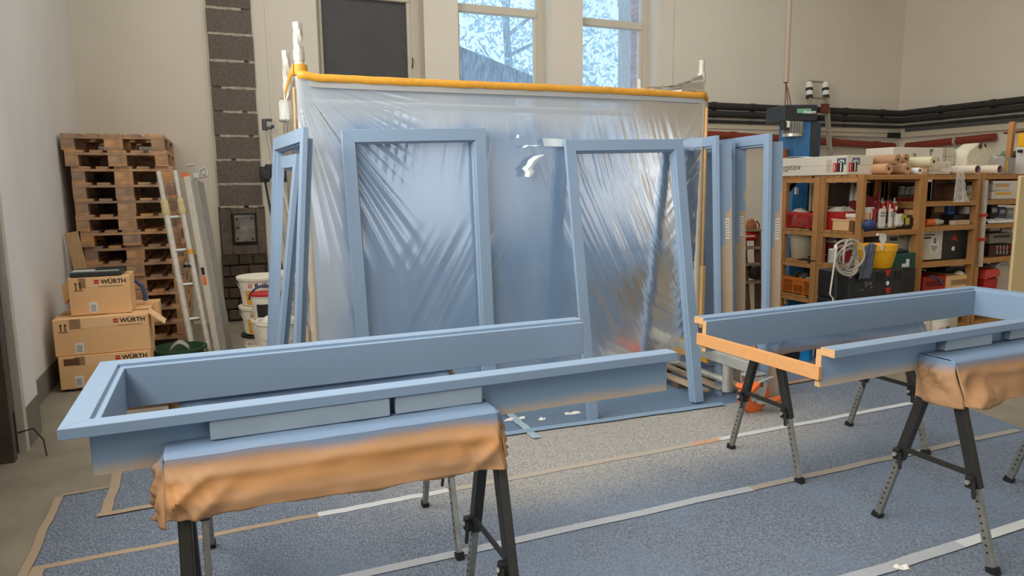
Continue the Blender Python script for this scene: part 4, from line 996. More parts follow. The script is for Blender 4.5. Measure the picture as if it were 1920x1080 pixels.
# paint buckets
def bucket(lab, x, y, z, r, h, m=None, lidm=None, lid=True, band=None, text=None, logo=True, dark=None, handle=True, hm=None, tf=1., ang=0., smallband=False, square=1.):
    m = m or M_white; lidm = lidm or M_lid
    t = thing('paint_bucket', lab, 'bucket', (x, y, z), 'paint buckets')
    MB().lathe([(r*.80, .0), (r*.84, .006), (r*.97, h*.86), (r*1.03, h*.86), (r*1.03, h*.90), (r*.98, h*.90), (r, h*.96), (r*.93, h*.96), (r*.78, .02)], (x, y, z), 30).build('bucket_body', m, t, smooth=True)
    if lid: MB().lathe([(r*1.06, h*.90), (r*1.07, h*.98), (r*1.02, h), (r*.9, h*.985)], (x, y, z), 30).build('lid', lidm, t, smooth=True)
    if handle:
        hz = h*.80
        pts = [(x+r*1.02*math.cos(a), y-r*1.03*abs(math.sin(a))-.006, z+hz-h*.42*math.sin(a)) for a in [math.pi*k/14 for k in range(15)]]
        MB().tube(pts, .003, 6).build('handle', hm or M_steel, t, smooth=True)
    a0 = math.atan2(-1, 0)+ang
    def patch(z0, z1, w, m_, nm, off=.002):
        def fn(u, v):
            zz = z0+(z1-z0)*v; rr = r*(.84+(.97-.84)*(zz/h)/.86)+off; a = a0+(u-.5)*w
            return (x+rr*math.cos(a), y+rr*math.sin(a), z+zz)
        return MB().grid(14, 2, fn).build(nm, m_, t, smooth=True)
    if band: patch(h*.06, h*.55, 1.75, M_gold, 'label_panel')
    if dark: patch(h*.10, h*.60, 1.5, M_black, 'label_panel')
    if text:
        rr = r*.945+.004; sz = h*.19*tf
        # letters follow the curve one by one
        n = len(text); wd = {'B': .68, 'r': .42, 'i': .26, 'l': .26, 'u': .6, 'x': .56}
        tw = sum(wd.get(c, .55) for c in text)*sz*.95; p = -tw/2+.02
        for c in text:
            w = wd.get(c, .55)*sz*.95; a = a0+(p+w/2)/rr
            txt(c, sz, (x+rr*math.cos(a)-w/2*-math.sin(a), y+rr*math.sin(a)-w/2*math.cos(a), z+h*.64), (R90, 0, a+R90), M_ink, t, bold=.0015)
            p += w
        if logo:
            lg = MB()
            for k in range(2):
                p_ = -tw/2-.012-.02*k; a = a0+p_/rr; cx2, cy2 = x+rr*math.cos(a), y+rr*math.sin(a); tx, ty = -math.sin(a), math.cos(a)
                s = sz*.35
                lg.add([(cx2+tx*q[0]*s, cy2+ty*q[0]*s, z+h*.64+q[1]*s) for q in ((-.5, 0), (-.1, 0), (.6, 2), (.2, 2))], [(0, 1, 2, 3)])
            lg.build('logo_strokes', M_inkr, t)
    return t
bx0 = aY(489, 530, 6.3)[0]
bucket('top white bucket of the left stack with ochre label by the chimney', bx0, 6.3, .50, .185, .25, band=1, text='Brillux', tf=1.15)
bucket('middle white bucket with ochre label in the left bucket stack', bx0+.0, 6.3, .255, .18, .245, band=1, text='Brillux', tf=1.15)
bucket('bottom white bucket with a dark open top in the left bucket stack', bx0, 6.32, .0, .175, .25, lidm=M_dark, smallband=1)
x2 = aY(477, 625, 5.95)[0]
bucket('small plain white bucket on the floor in front of the left bucket stack', x2+.05, 5.98, .0, .12, .235, lid=False)
x3 = aY(552, 530, 6.25)[0]
bk = bucket('white bucket with a black label behind the leaning casings, topmost on the right', x3, 6.3, .5, .165, .27, dark=1, text='Brillux', logo=False)
txt('Sed', .04, (x3-.10, 6.3-.165*.92-.012, .5+.115), RF, M_paperw, bk); txt('903', .035, (x3-.10, 6.3-.165*.91-.012, .5+.075), RF, M_paperw, bk)
bucket('white bucket with ochre label under the black labelled one', x3+.02, 6.3, .25, .165, .25, band=1, text='Brillux', tf=.8, ang=.25)
bucket('lowest white bucket on the right side of the bucket group', x3+.02, 6.3, .0, .165, .25, band=1)
x4 = aY(499, 560, 5.85)[0]
b4 = bucket('white bucket with a red lid, dark label and blue handle', x4, 5.93, .44, .118, .21, lidm=M_red, dark=1, handle=False)
MB().tube([(x4+.125*math.cos(a), 5.93-.02-.03*math.sin(a), .44+.16+.11*math.sin(a)) for a in [math.pi*k/12 for k in range(13)]], .008, 8).build('blue_handle', M_navy, b4, smooth=True)
x5 = aY(519, 600, 5.6)[0]
bucket('big open white bucket standing on another one in front of the group', x5, 5.6, .215, .155, .275, lid=False, text=None)
bucket('white bucket with black rim on the floor under the open bucket', x5, 5.6, 0, .165, .21, lidm=M_black)
bucket('white bucket under the red-lidded one', x4, 5.93, .215, .118, .22, lid=True)
bucket('lowest white bucket below the red-lidded one', x4, 5.93, .0, .118, .21, lid=True)
t = thing('paint_bag', 'crumpled pale bag sitting in the open white bucket', 'bag', (x5, 5.6, .5))
MB().grid(16, 12, lambda u, v: (x5+.12*math.sin(v*1.5)*math.cos(u*6.283), 5.6+.12*math.sin(v*1.5)*math.sin(u*6.283), .44+.085*math.cos(v*1.5)+.02*fbm(u*6, v*4, 2, 3))).build('bag_body', M_fabw, t, smooth=True)
# ================================================================ RIGHT SIDE: shelving
SX, SY = 5.29, 4.54
def shelf_unit(lab, x0, y0, wx, dyy, zs, slats=6, ztop=1.545):
    t = thing('wooden_shelf', lab, 'shelf', (x0, y0, 0), 'pine shelving units')
    for x in (x0, x0+wx-.045):
        for y in (y0, y0+dyy-.065): MB().bx(x, x+.045, y, y+.065, 0, ztop).build('post', M_shelf, t, bevel=.002)
        for z in zs: MB().bx(x+.045 if x > x0 else x+.0, x+.045 if x == x0 else x+.0451, y0+.06, y0+dyy-.06, z-.065, z-.022).bx(x+.005, x+.04, y0+.06, y0+dyy-.06, z-.065, z-.022).build('side_rail', M_shelf, t)
    n = slats; w = (dyy-.01)/n
    for z in zs:
        for k in range(n): MB().bx(x0-.004 if k else x0+.046, x0+wx+.004 if k else x0+wx-.046, y0+.005+k*w, y0+.005+k*w+w-.007, z-.021, z).build('slat', M_shelf, t)
        MB().bx(x0+.045, x0+wx-.045, y0+.002, y0+.02, z-.044, z-.022).build('front_rail', M_shelf, t)
    return t
zA = (1.545, 1.035, .72, .375, .08)
shelf_unit('pine slatted shelf at the corner, with the long white carton on top', SX, SY, .78, .485, zA)
shelf_unit('pine slatted shelf behind the corner one, with the mesh crates', SX, SY+.49, .78, .485, zA, 5)
zC = (1.54, 1.29, 1.055, .71, .345, .08)
shelf_unit('middle pine shelf facing the room, with the white canister on top', SX+.785, SY, .80, .485, zC)
shelf_unit('right pine shelf beside the cream post, holding the red lidded bin', SX+1.60, SY, .80, .485, zC)
t = thing('cream_post', 'cream painted post at the right picture edge before the shelves', 'post', (5.95, 3.6, 0))
MB().bx(5.87, 6.3, 3.576, 3.60, 0, 1.515).build('post_body', M_cream, t, bevel=.01)
t = thing('wooden_stud', 'upright wooden batten above the right pine shelf', 'batten', (7.2, 4.9, 1.55))
a_ = aY(1891, 290, 4.9); b2_ = aY(1899, 232, 4.9)
MB().beam((a_[0], 4.9, 1.55), (b2_[0], 4.9, b2_[2]+.02), .045, .05, (0, 1, 0)).build('stud', M_shelf, t)

M_bk = mat('dark_back_board', (58, 42, 32), .8, var=.2, scale=5)
for k, (x0, x1, y0, y1) in enumerate(((SX+.05, SX+.74, SY+.481, SY+.489), (SX+.835, SX+1.54, SY+.487, SY+.497), (SX+1.65, SX+2.36, SY+.487, SY+.497), (SX+.782, SX+.788, SY+.5, SY+.97))):
    t = thing('back_partition', ['dark brown board closing the back of the corner shelf', 'dark brown board closing the back of the middle shelf', 'dark brown board closing the back of the right shelf', 'dark brown board closing the far end of the rear shelf'][k], 'board', ((x0+x1)/2, y0, 0), 'dark boards behind the shelves')
    z_ = .1
    while z_ < 1.46: MB().bx(x0, x1, y0, y1, z_, z_+.225).build('plank', M_bk, t); z_ += .23
def bY(nm, lab, cat, px0, py0, px1, py1, y, dep, m, z0=None, bev=.004, grp=None, base=True):
    """box-like item whose front face stands at depth y, sized from the picture"""
    x0, x1 = aY(px0, (py0+py1)/2, y)[0], aY(px1, (py0+py1)/2, y)[0]
    z1 = aY((px0+px1)/2, py0, y)[2]; zb = aY((px0+px1)/2, py1, y)[2] if z0 is None else z0
    if not base: return x0, x1, zb, z1
    t = thing(nm, lab, cat, ((x0+x1)/2, y+dep/2, zb), grp)
    MB().bx(x0, x1, y, y+dep, zb, z1).build('body', m, t, bevel=bev)
    return t, x0, x1, zb, z1
def bX(nm, lab, cat, px0, py0, px1, py1, x, dep, m, z0=None, bev=.004, grp=None, base=True):
    y1, y0 = aX(px0, (py0+py1)/2, x)[1], aX(px1, (py0+py1)/2, x)[1]
    z1 = aX((px0+px1)/2, py0, x)[2]; zb = aX((px0+px1)/2, py1, x)[2] if z0 is None else z0
    if not base: return y0, y1, zb, z1
    t = thing(nm, lab, cat, (x+dep/2, (y0+y1)/2, zb), grp)
    MB().bx(x, x+dep, y0, y1, zb, z1).build('body', m, t, bevel=bev)
    return t, y0, y1, zb, z1
eps = .002
# long white carton on top of the left units
y1 = aX(1458, 318, SX-.02)[1]; y0 = aX(1588, 308, SX-.02)[1]; x1c = aY(1637, 306, y0)[0]; xf = SX-.02
t = thing('long_carton', 'long white carton with printed pictures on top of the corner shelf', 'box', (SX+.1, (y0+y1)/2, 1.547))
MB().bx(xf, x1c, y0, y1, 1.547, 1.722).build('carton_body', mat('white_carton', (216, 208, 190), .8, var=.02, scale=5), t, bevel=.003)
MB().bx(xf-.001, x1c+.001, y0+.0, y1, 1.635, 1.637).build('carton_seam', mat('beige_print', (196, 180, 164), .8), t)
txt('megatex', .088, (xf-.002, y1-.0, 1.608), RL, M_ink, t, shear=.5, bold=-.001)
MB().bx(xf-.002, xf, y1-.13, y1-.02, 1.592, 1.596).build('red_stroke', M_inkr, t)
def pics(P, w):
    def q(a0, a1, z0, z1, off, nm, m): MB().add([P(a0, z0, off), P(a1, z0, off), P(a1, z1, off), P(a0, z1, off)], [(0, 1, 2, 3)]).build(nm, m, t)
    q(.04, w, 1.64, 1.698, .002, 'picture_panel', mat('photo_grey', (92, 98, 112), .6)); q(0, .045, 1.575, 1.655, .0025, 'red_panel', M_inkr); q(.045, w-.03, 1.575, 1.655, .0025, 'dark_panel', M_black)
    q(w-.062, w-.05, 1.58, 1.66, .003, 'white_pole_print', M_paperw); q(.012, .02, 1.585, 1.645, .0035, 'white_print', M_paperw)
    MB().tube([P(w-.05+.026*math.cos(a), 1.655+.022*math.sin(a), .004) for a in [math.pi*k/8 for k in range(9)]], .005, 6).build('white_arc_print', M_paperw, t)
ys = aX(1562, 318, xf)[1]; pics(lambda a, z, o: (xf-o, ys-a, z), ys-aX(1587, 318, xf)[1]-.005)
xs_ = aY(1591, 318, y0)[0]; pics(lambda a, z, o: (xs_+a, y0-o, z), aY(1611, 318, y0)[0]-xs_)
ya = aX(1549, 318, xf)[1]; MB().bx(xf-.001, xf+.001, ya-.06, ya, 1.575, 1.69).build('grey_panel', mat('beige_print', (196, 180, 164), .8), t)
t = thing('paper_sheet', 'white paper edges lying on the far end of the long carton', 'paper', (SX+.08, y1-.1, 1.724))
MB().grid(6, 3, lambda u, v: (SX+.02+.12*v, y1-.32+.3*u, 1.726+.012*math.sin(u*3))).build('sheet', M_paperw, t, solid=.002)
t = thing('leather_pouch', 'small brown pouch standing behind the long white carton', 'pouch', (SX+.3, y1+.02, 1.55))
q = aX(1468, 290, SX+.3); MB().lathe([(.04, 0), (.05, .05), (.045, .10), (.05, .12)], (q[0], q[1], 1.72), 12).build('pouch_body', mat('brown_leather', (150, 84, 44), .7), t, smooth=True)
MB().bx(q[0]-.05, q[0]+.05, q[1]-.05, q[1]+.05, 1.547, 1.72).build('pouch_base', mat('brown_leather', (150, 84, 44), .7), t)

# mesh crates
def mesh_crate(lab, x, y0, y1, z0, z1, dep, m, windows, nm='mesh_crate'):
    t = thing(nm, lab, 'crate', (x+dep/2, (y0+y1)/2, z0), 'plastic crates on the shelves')
    b = MB(); th = .006
    b.bx(x, x+dep, y0, y1, z0, z0+.008)
    for (a0, a1) in ((y0, y0+th), (y1-th, y1)): b.bx(x, x+dep, a0, a1, z0, z1)
    b.bx(x+dep-th, x+dep, y0, y1, z0, z1); b.build('crate_shell', m, t)
    f = MB(); f.bx(x, x+th, y0, y1, z0, z0+.02); f.bx(x-.004, x+th, y0, y1, z1-.03, z1)
    W = y1-y0
    for k in range(4): f.bx(x-.002, x+th, y0+W*k/3-.008, y0+W*k/3+.008, z0, z1)
    f.build('front_frame', m, t)
    l = MB(); zz0, zz1 = z0+.02, z1-.03
    for k in range(3):
        ya, yb_ = y0+W*k/3+.008, y0+W*(k+1)/3-.008
        if k == 1: l.bx(x, x+th, ya, yb_, zz1-.045, zz1)
        zt_ = zz1-.045 if k == 1 else zz1
        w = yb_-ya; h = zt_-zz0; st_ = .026
        for q in np.arange(-h, w, st_):
            for s in (1, -1):
                a = [max(q, 0), max(-q, 0)]; e = [min(q+h, w), min(h, w-q)]
                if e[0]-a[0] < .008: continue
                Y = (lambda v: ya+v) if s == 1 else (lambda v: yb_-v)
                l.beam((x+th/2, Y(a[0]), zz0+a[1]), (x+th/2, Y(e[0]), zz0+e[1]), .004, .007, (1, 0, 0))
    l.build('lattice', m, t); return t
yA, yB_ = aX(1475, 410, SX+.01)[1], aX(1533, 410, SX+.01)[1]
mesh_crate('red lattice crate on the shelf under the long white carton', SX+.012, yB_-.02, yA, 1.037, 1.037+.155, .38, M_red, 1)
yA, yB_ = aX(1467, 540, SX+.01)[1], aX(1525, 540, SX+.01)[1]
mesh_crate('orange lattice crate on the lowest visible shelf of the rear unit', SX+.012, yB_-.01, yA, .377, .377+.165, .38, M_crate, 1)
for k, (px, py, m_, r_) in enumerate(((1500, 392, M_fabw, .09), (1480, 395, M_fabric, .04))):
    p = aX(px, py, SX+.2); t = thing('cloth_bundle', ['white cloth bundle heaped in the red lattice crate', 'small grey cloth beside the white one in the red crate'][k], 'cloth', (SX+.2, p[1], 1.1))
    MB().grid(16, 10, lambda u, v: (SX+.2+.14*math.sin(v*1.57)*math.cos(u*6.283), p[1]+r_*1.6*math.sin(v*1.57)*math.sin(u*6.283), 1.05+(r_*1.9)*math.cos(v*1.57)+.02*fbm(u*5, v*4, k, 3))).build('cloth', m_, t, smooth=True)
for k, (px, m_) in enumerate(((1485, M_greend), (1500, M_steel), (1514, M_alu))):
    p = aX(px, 522, SX+.12); t = thing('hand_tool', ['dark green bundle in the orange crate', 'grey tool lying in the orange crate', 'pale metal tool at the right of the orange crate'][k], 'tool', (p[0], p[1], .45))
    MB().beam((SX+.06, p[1]-.06, .50+.02*k), (SX+.28, p[1]+.08, .555-.01*k), .05, .03).build('tool_body', m_, t, bevel=.008); MB().beam((SX+.20, p[1]-.02, .48), (SX+.3, p[1]+.02, .52), .03, .02).build('grip', M_black, t)
# unit A side items, middle row
t, a, b, c, d = bX('red_bin', 'open red plastic bin beside the red lattice crate', 'bin', 1549, 397, 1588, 424, SX+.06, .3, M_red, 1.037)
t, a, b, c, d = bX('flat_carton', 'low brown open carton in front of the red bin', 'box', 1561, 411, 1592, 424, SX+.008, .12, M_card, 1.037)
MB().bx(SX+.002, SX+.135, a-.01, b+.01, d-.012, d).build('carton_rim', M_cardp, t)
t, a, b, c, d = bX('paper_stack', 'white paper stack lying on the carton by the corner post', 'paper', 1585, 401, 1606, 408, SX+.05, .2, M_paperw)
MB().bx(SX+.06, SX+.24, a+.005, b-.005, 1.037, c).build('stack_base', M_card, t)
t, a, b, c, d = bX('printed_carton', 'small white and red printed carton above the paper stack', 'box', 1605, 389, 1616, 400, SX+.1, .16, M_paperw)
MB().bx(SX+.098, SX+.1, a, b, c+.02, c+.035).build('red_print', M_inkr, t); MB().bx(SX+.11, SX+.25, a+.005, b-.005, 1.037, c).build('carton_base', M_card, t)
t, a, b, c, d = bX('sanding_pad', 'dark brown sanding pad beside the low carton', 'pad', 1584, 415, 1600, 425, SX+.01, .1, M_sand, 1.037)
t, a, b, c, d = bX('blue_roll', 'blue and white roll next to the corner post', 'roll', 1603, 412, 1614, 426, SX+.02, .1, M_navy, 1.037)
MB().bx(SX+.018, SX+.02, a+.012, b-.012, c+.012, d-.02).build('white_label', M_paperw, t)
p = aX(1565, 385, SX+.15)
t = thing('cloth_bundle', 'crumpled off-white cloth draped over the red bin', 'cloth', (SX+.2, p[1], 1.2))
MB().grid(24, 16, lambda u, v: (SX+.07+.26*v, p[1]-.15+.30*u, d*0+1.195+.05*math.sin(u*3.1)*math.sin(v*3.1)+.03*fbm(u*4, v*3, 7, 3))).build('cloth', M_fabw, t, smooth=True, solid=.01)
t = thing('cloth_bundle', 'dark red cloth bundle hanging under the top of the corner shelf', 'cloth', (SX+.3, 4.8, 1.3))
MB().grid(24, 14, lambda u, v: (SX+.28+.05*math.sin(u*9)*v, 4.60+.32*u, 1.23+.15*v*(1-.5*u)+.035*fbm(u*5, v*4, 5, 3))).build('cloth', M_dred, t, smooth=True, solid=.012)
for k in range(4):
    q = aX(1570+9*k, 350, SX+.36); t = thing('clear_bottle', ['leftmost clear bottle at the back of the corner shelf', 'second clear bottle at the back of the corner shelf', 'third clear bottle at the back of the corner shelf', 'rightmost clear bottle at the back of the corner shelf'][k], 'bottle', (q[0], q[1], 1.25), 'clear bottles')
    MB().lathe([(.028, 0), (.028, .12), (.012, .15), (.012, .18)], (q[0]+.05, q[1]-.02, 1.30), 12).build('bottle_body', mat('cloudy_clear_plastic', (196, 192, 178), .3), t, smooth=True); MB().lathe([(.013, .18), (.013, .2)], (q[0]+.05, q[1]-.02, 1.30), 10).build('cap', M_black, t)
    MB().bx(q[0]+.02, q[0]+.08, q[1]-.05, q[1]+.01, 1.037, 1.299).build('stand', M_brown, t)
# slab of pale slats standing behind the rear unit (seen through the gap)
for k in range(3):
    q = aX(1520+6*k, 370, SX+.45); t = thing('pale_rod', ['leftmost of the three pale rods inside the rear shelf', 'middle one of the three pale rods inside the rear shelf', 'rightmost of the three pale rods inside the rear shelf'][k], 'rod', (q[0], q[1], 1.04), 'pale rods')
    MB().tube([(q[0], q[1], 1.037), (q[0], q[1], 1.5)], .014, 8).build('rod_body', mat('beige_rod', (196, 170, 128), .7), t, smooth=True); MB().lathe([(.016, 0), (.016, .02)], (q[0], q[1], 1.46), 8).build('ring', M_steel, t)
# third row
p = aX(1508, 470, SX+.17); pz = .722
bucket('plain beige bucket on the rear shelf below the red crate', SX+.16, p[1], pz, .135, .255, m=mat('beige_bucket', (206, 192, 164), .5), lidm=M_lid, lid=False)
t = thing('hand_tool', 'red handled tools standing in the beige bucket', 'tool', (SX+.17, p[1], .9))
MB().beam((SX+.15, p[1]-.05, .94), (SX+.2, p[1]+.05, 1.0), .02, .02).build('shaft', M_steel, t); MB().beam((SX+.1, p[1]-.07, .965), (SX+.2, p[1]+.02, .985), .035, .03).build('grip', M_red, t, bevel=.006)
t = thing('trowel', 'black float tool lying beside the beige bucket', 'tool', (SX+.04, 5.1, pz)); q0_ = aX(1518, 488, SX+.03)
MB().bx(SX+.0, SX+.1, q0_[1]-.1, q0_[1]+.12, pz+.001, pz+.012).build('blade', M_black, t); MB().beam((SX+.05, q0_[1]-.05, pz+.035), (SX+.05, q0_[1]+.03, pz+.035), .025, .02).bx(SX+.04, SX+.06, q0_[1]-.02, q0_[1], pz+.01, pz+.03).build('grip', M_black, t)
for k, (px0, py0, px1, py1, m_, nm, lab, cat) in enumerate(((1546, 437, 1562, 447, M_paperw, 'white_tray', 'white tray with blue item under the corner shelf board', 'tray'), (1547, 448, 1566, 456, M_alu, 'metal_trowel', 'shiny metal trowel on the third row of the corner shelf', 'tool'), (1548, 456, 1600, 487, M_dred, 'red_bag', 'dark red bag on the third row of the corner shelf', 'bag'), (1566, 438, 1590, 444, M_navy, 'blue_case', 'flat dark blue case high in the third row of the corner shelf', 'case'))):
    t, a, b, c, d = bX(nm, lab, cat, px0, py0, px1, py1, SX+.10, .25, m_, .722 if k == 2 else None, bev=.012)
    MB().bx(SX+.098, SX+.1, a+.01, b-.01, c+.005, c+.012).build('edge_strip', M_steel, t)
    if k != 2: MB().bx(SX+.15, SX+.3, a+.01, b-.01, .722, c).build('support', M_brown, t)
t = thing('paint_brush', 'wide flat brush with wooden handle on the red bag', 'brush', (SX+.08, 4.66, .95)); q = aX(1600, 445, SX+.06)
MB().beam(tuple(aX(1594, 452, SX+.06)), tuple(aX(1604, 441, SX+.06)), .012, .02).build('handle', M_bare, t); MB().beam(tuple(aX(1596, 458, SX+.06)), tuple(aX(1610, 447, SX+.06)), .06, .03).build('bristles', M_sand, t); MB().beam(tuple(aX(1595, 461, SX+.05)), tuple(aX(1608, 455, SX+.05)), .03, .02).build('ferrule', M_alu, t)
# lower row: orange tub, blue box
t, a, b, c, d = bX('orange_tub', 'orange open tub on the lowest row of the corner shelf', 'tub', 1541, 527, 1577, 555, SX+.05, .35, mat('deep_orange_plastic', (188, 92, 26), .5), .377)
MB().bx(SX+.03, SX+.42, a-.015, b+.015, d-.02, d).build('tub_rim', mat('deep_orange_plastic', (188, 92, 26), .5), t)
t, a, b, c, d = bX('navy_crate', 'dark navy crate behind the orange tub', 'crate', 1541, 505, 1612, 520, SX+.16, .3, M_navy, .377); MB().bx(SX+.15, SX+.47, a, b, d-.02, d).build('crate_rim', M_navy, t)
# ---------------------------------------------------------------- front of corner unit
fy = SY+.06
def roll(lab, pxc, pyc, r, y0, y1, m, hole=.4, ax='y', x0=None, x1=None, z=None, core=None, grp='rolls on the shelf top', nm='paper_roll'):
    if ax == 'y':
        p = aY(pxc, pyc, y0); c = (p[0], 0, p[2] if z is None else z); t = thing(nm, lab, 'roll', (c[0], y0, c[2]), grp)
        MB().lathe([(r*hole, y0), (r, y0), (r, y1), (r*hole, y1)], (c[0], 0, c[2]), 24, 'y', cap=False).build('roll_body', m, t, smooth=True)
        MB().lathe([(r*hole, y0+.001), (r*hole*.8, y0+.001), (r*hole*.8, y1)], (c[0], 0, c[2]), 16, 'y', cap=False).build('core', core or M_brown, t, smooth=True)
        MB().lathe([(.0, y0+.09), (r*hole*.82, y0+.09)], (c[0], 0, c[2]), 12, 'y', cap=False).build('core_dark', M_dark, t)
    else:
        t = thing(nm, lab, 'roll', (x0, y0, z), grp)
        MB().lathe([(r*hole, x0), (r, x0), (r, x1), (r*hole, x1)], (0, y0, z), 24, 'x', cap=False).build('roll_body', m, t, smooth=True)
        MB().lathe([(r*hole, x0), (r*hole*.8, x0), (r*hole*.8, x1), (r*hole, x1)], (0, y0, z), 16, 'x', cap=False).build('core', core or M_brown, t, smooth=True)
    return t
# rolls lie front to back: round ends face the room
zt = 1.547
def rolly(lab, px, py, r, yf, L, m, **k):
    return roll(lab, px, py, r, yf, yf+L, m, k.pop('hole', .3), 'y', **k)
M_kd = mat('kraft_roll_dark', (180, 136, 98), .8)
rolly('lower left kraft paper roll of the four on the corner shelf top', 1667, 316, .048, SY+.02, .42, M_kraft, z=zt+.049)
rolly('lower right kraft paper roll of the four on the corner shelf top', 1702, 317, .050, SY+.04, .42, M_kraft, z=zt+.051)
rolly('upper left kraft paper roll of the four on the corner shelf top', 1684, 301, .048, SY+.03, .42, M_kd, z=zt+.130)
rolly('upper right kraft paper roll of the four, slightly further back', 1699, 299, .045, SY+.14, .34, M_kd, z=zt+.145)
rolly('pale cream roll to the right of the kraft rolls', 1751, 307, .050, SY+.03, .44, mat('cream_roll', (214, 202, 166), .7), z=zt+.115)
rolly('small white roll lying under the cream roll', 1725, 323, .03, SY+.02, .3, M_paperw, z=zt+.031, hole=.45)
t = thing('roll_cradle', 'low kraft carton under the cream roll on the shelf top', 'box', (5.98, SY+.3, zt)); xr_ = aY(1751, 307, SY+.03)[0]; MB().bx(xr_-.045, xr_+.045, SY+.12, SY+.42, zt, zt+.063).build('body', M_card, t); MB().bx(xr_-.02, xr_+.02, SY+.118, SY+.12, zt+.02, zt+.05).build('label', M_paperw, t)
tubm = mat('glossy_white_tube', (222, 210, 188), .3)
rolly('shorter white tube with a plastic bag round it, on the middle shelf top', 1833, 320, .045, SY+.02, .46, tubm, hole=.86, z=1.542+.046, core=mat('pinkish_inside', (150, 108, 98), .7), nm='plastic_tube')
rolly('longer white tube beside the bagged one, reaching over the right shelf', 1875, 319, .046, SY+.03, .46, tubm, hole=.86, z=1.542+.047, core=mat('pinkish_inside', (150, 108, 98), .7), nm='plastic_tube')
m_bag = bpy.data.materials.new('clear_bag'); m_bag.use_nodes = True
_b = m_bag.node_tree.nodes['Principled BSDF']; _b.inputs['Base Color'].default_value = srgb((220, 214, 200)); _b.inputs['Alpha'].default_value = .42; _b.inputs['Roughness'].default_value = .2
t = thing('plastic_bag', 'clear crumpled plastic bag hanging from the bagged tube over the shelf front', 'bag', (6.4, SY-.02, 1.4))
xa, xb = aY(1780, 350, SY)[0], aY(1806, 350, SY)[0]
MB().grid(22, 26, lambda u, v: ((xa+xb)/2+(u-.5)*(xb-xa)*(.55+.5*v), SY-.012-.03*fold(u*5+v, 3.1)*(.4+v)-.02*v, 1.60-.32*v)).build('bag_film', m_bag, t, smooth=True)
MB().grid(16, 10, lambda u, v: (aY(1770, 322, SY)[0]-.03+.42*u, SY+.0+.16*v, 1.56+.055*math.sin(v*2.6+.2)*(.5+.5*u)+.006*fold(u*9, 2))).build('bag_film', m_bag, t, smooth=True)
# white cartons behind the rolls
t = thing('white_carton', 'white carton with black print lying behind the cream roll', 'box', (5.9, SY+.35, zt), 'white cartons on the shelf top')
x0, x1, zb, z1 = bY('', '', '', 1682, 276, 1776, 312, SY+.30, .3, None, None, base=False)
MB().bx(x0, x1, SY+.345, SY+.66, zt+.10, z1).build('carton_body', mat('white_carton', (216, 208, 190), .8), t, bevel=.003)
MB().bx(x0+.02, x1-.1, SY+.345, SY+.66, zt, zt+.10).build('carton_foot', mat('white_carton', (216, 208, 190), .8), t)
txt('Brillux', .07, (x1-.20, SY+.343, z1-.01), (R90, R90, 0), M_ink, t); txt('74', .05, (x1-.44, SY+.343, z1-.09), RF, M_ink, t)
MB().bx(x1-.1, x1-.05, SY+.343, SY+.345, z1-.14, z1-.10).build('bar_code', mat('grey_print', (150, 150, 146), .8), t)
for k, (za, zb_) in enumerate(((z1-.085, z1), (z1-.17, z1-.088))):
    t = thing('white_carton', ['upper flat white carton next to the lying printed one', 'lower flat white carton next to the lying printed one'][k], 'box', (x1+.1, SY+.5, za), 'white cartons on the shelf top')
    MB().bx(x1+.006, x1+.2, SY+.36, SY+.66, za, zb_).build('carton_body', mat('white_carton_grey', (202, 192, 172), .8), t, bevel=.003); MB().bx(x1+.05, x1+.056, SY+.357, SY+.36, za, zb_).build('carton_seam', M_tape, t)
    if k: MB().bx(x1+.02, x1+.18, SY+.38, SY+.64, zt, za).build('carton_foot', M_card, t)
t, a, b, c, d = bY('white_carton', 'small white carton in front of the flat white cartons', 'box', 1757, 303, 1783, 315, SY+.24, .09, mat('white_carton', (216, 208, 190), .8), zt, grp='white cartons on the shelf top'); txt('2', .03, (b-.07, SY+.238, d-.05), RF, M_ink, t)
# twin white canister
t = thing('jerry_can', 'large off-white twin-domed canister on the middle shelf top', 'canister', (6.7, SY+.3, 1.54))
x0, x1, zb, z1 = bY('', '', '', 1811, 268, 1884, 325, SY+.26, .2, None, 1.542, base=False)
M_can = mat('canister_white', (220, 210, 184), .5, var=.02, scale=6)
for k in range(2):
    xa = x0+(.0 if k == 0 else (x1-x0)*.36); wv = (x1-x0)*.64
    prof = [(0, 0), (wv, 0), (wv, .62), (wv*.9, .80), (wv*.66, .97), (wv*.5, 1.0), (wv*.36, .97), (wv*.1, .80), (0, .62)]
    MB().prism(prof, lambda u, v, a: (xa+u, a, 1.542+v*(z1-1.542)), SY+.26+.1*k, SY+.42+.13*k).build('can_body', M_can, t, bevel=.02)
    MB().lathe([(.03, 0), (.03, -.004)], (xa+wv*.52, SY+.258+.1*k, 1.542+.9*(z1-1.542)), 14, 'y').build('handle_hole', M_brown, t)
MB().beam((x0+.05, SY+.257, 1.542+.2), (x0+.2, SY+.257, 1.542+.06), .003, .006).beam((x0+.05, SY+.257, 1.542+.06), (x0+.2, SY+.257, 1.542+.2), .003, .006).build('embossed_cross', M_lid, t)
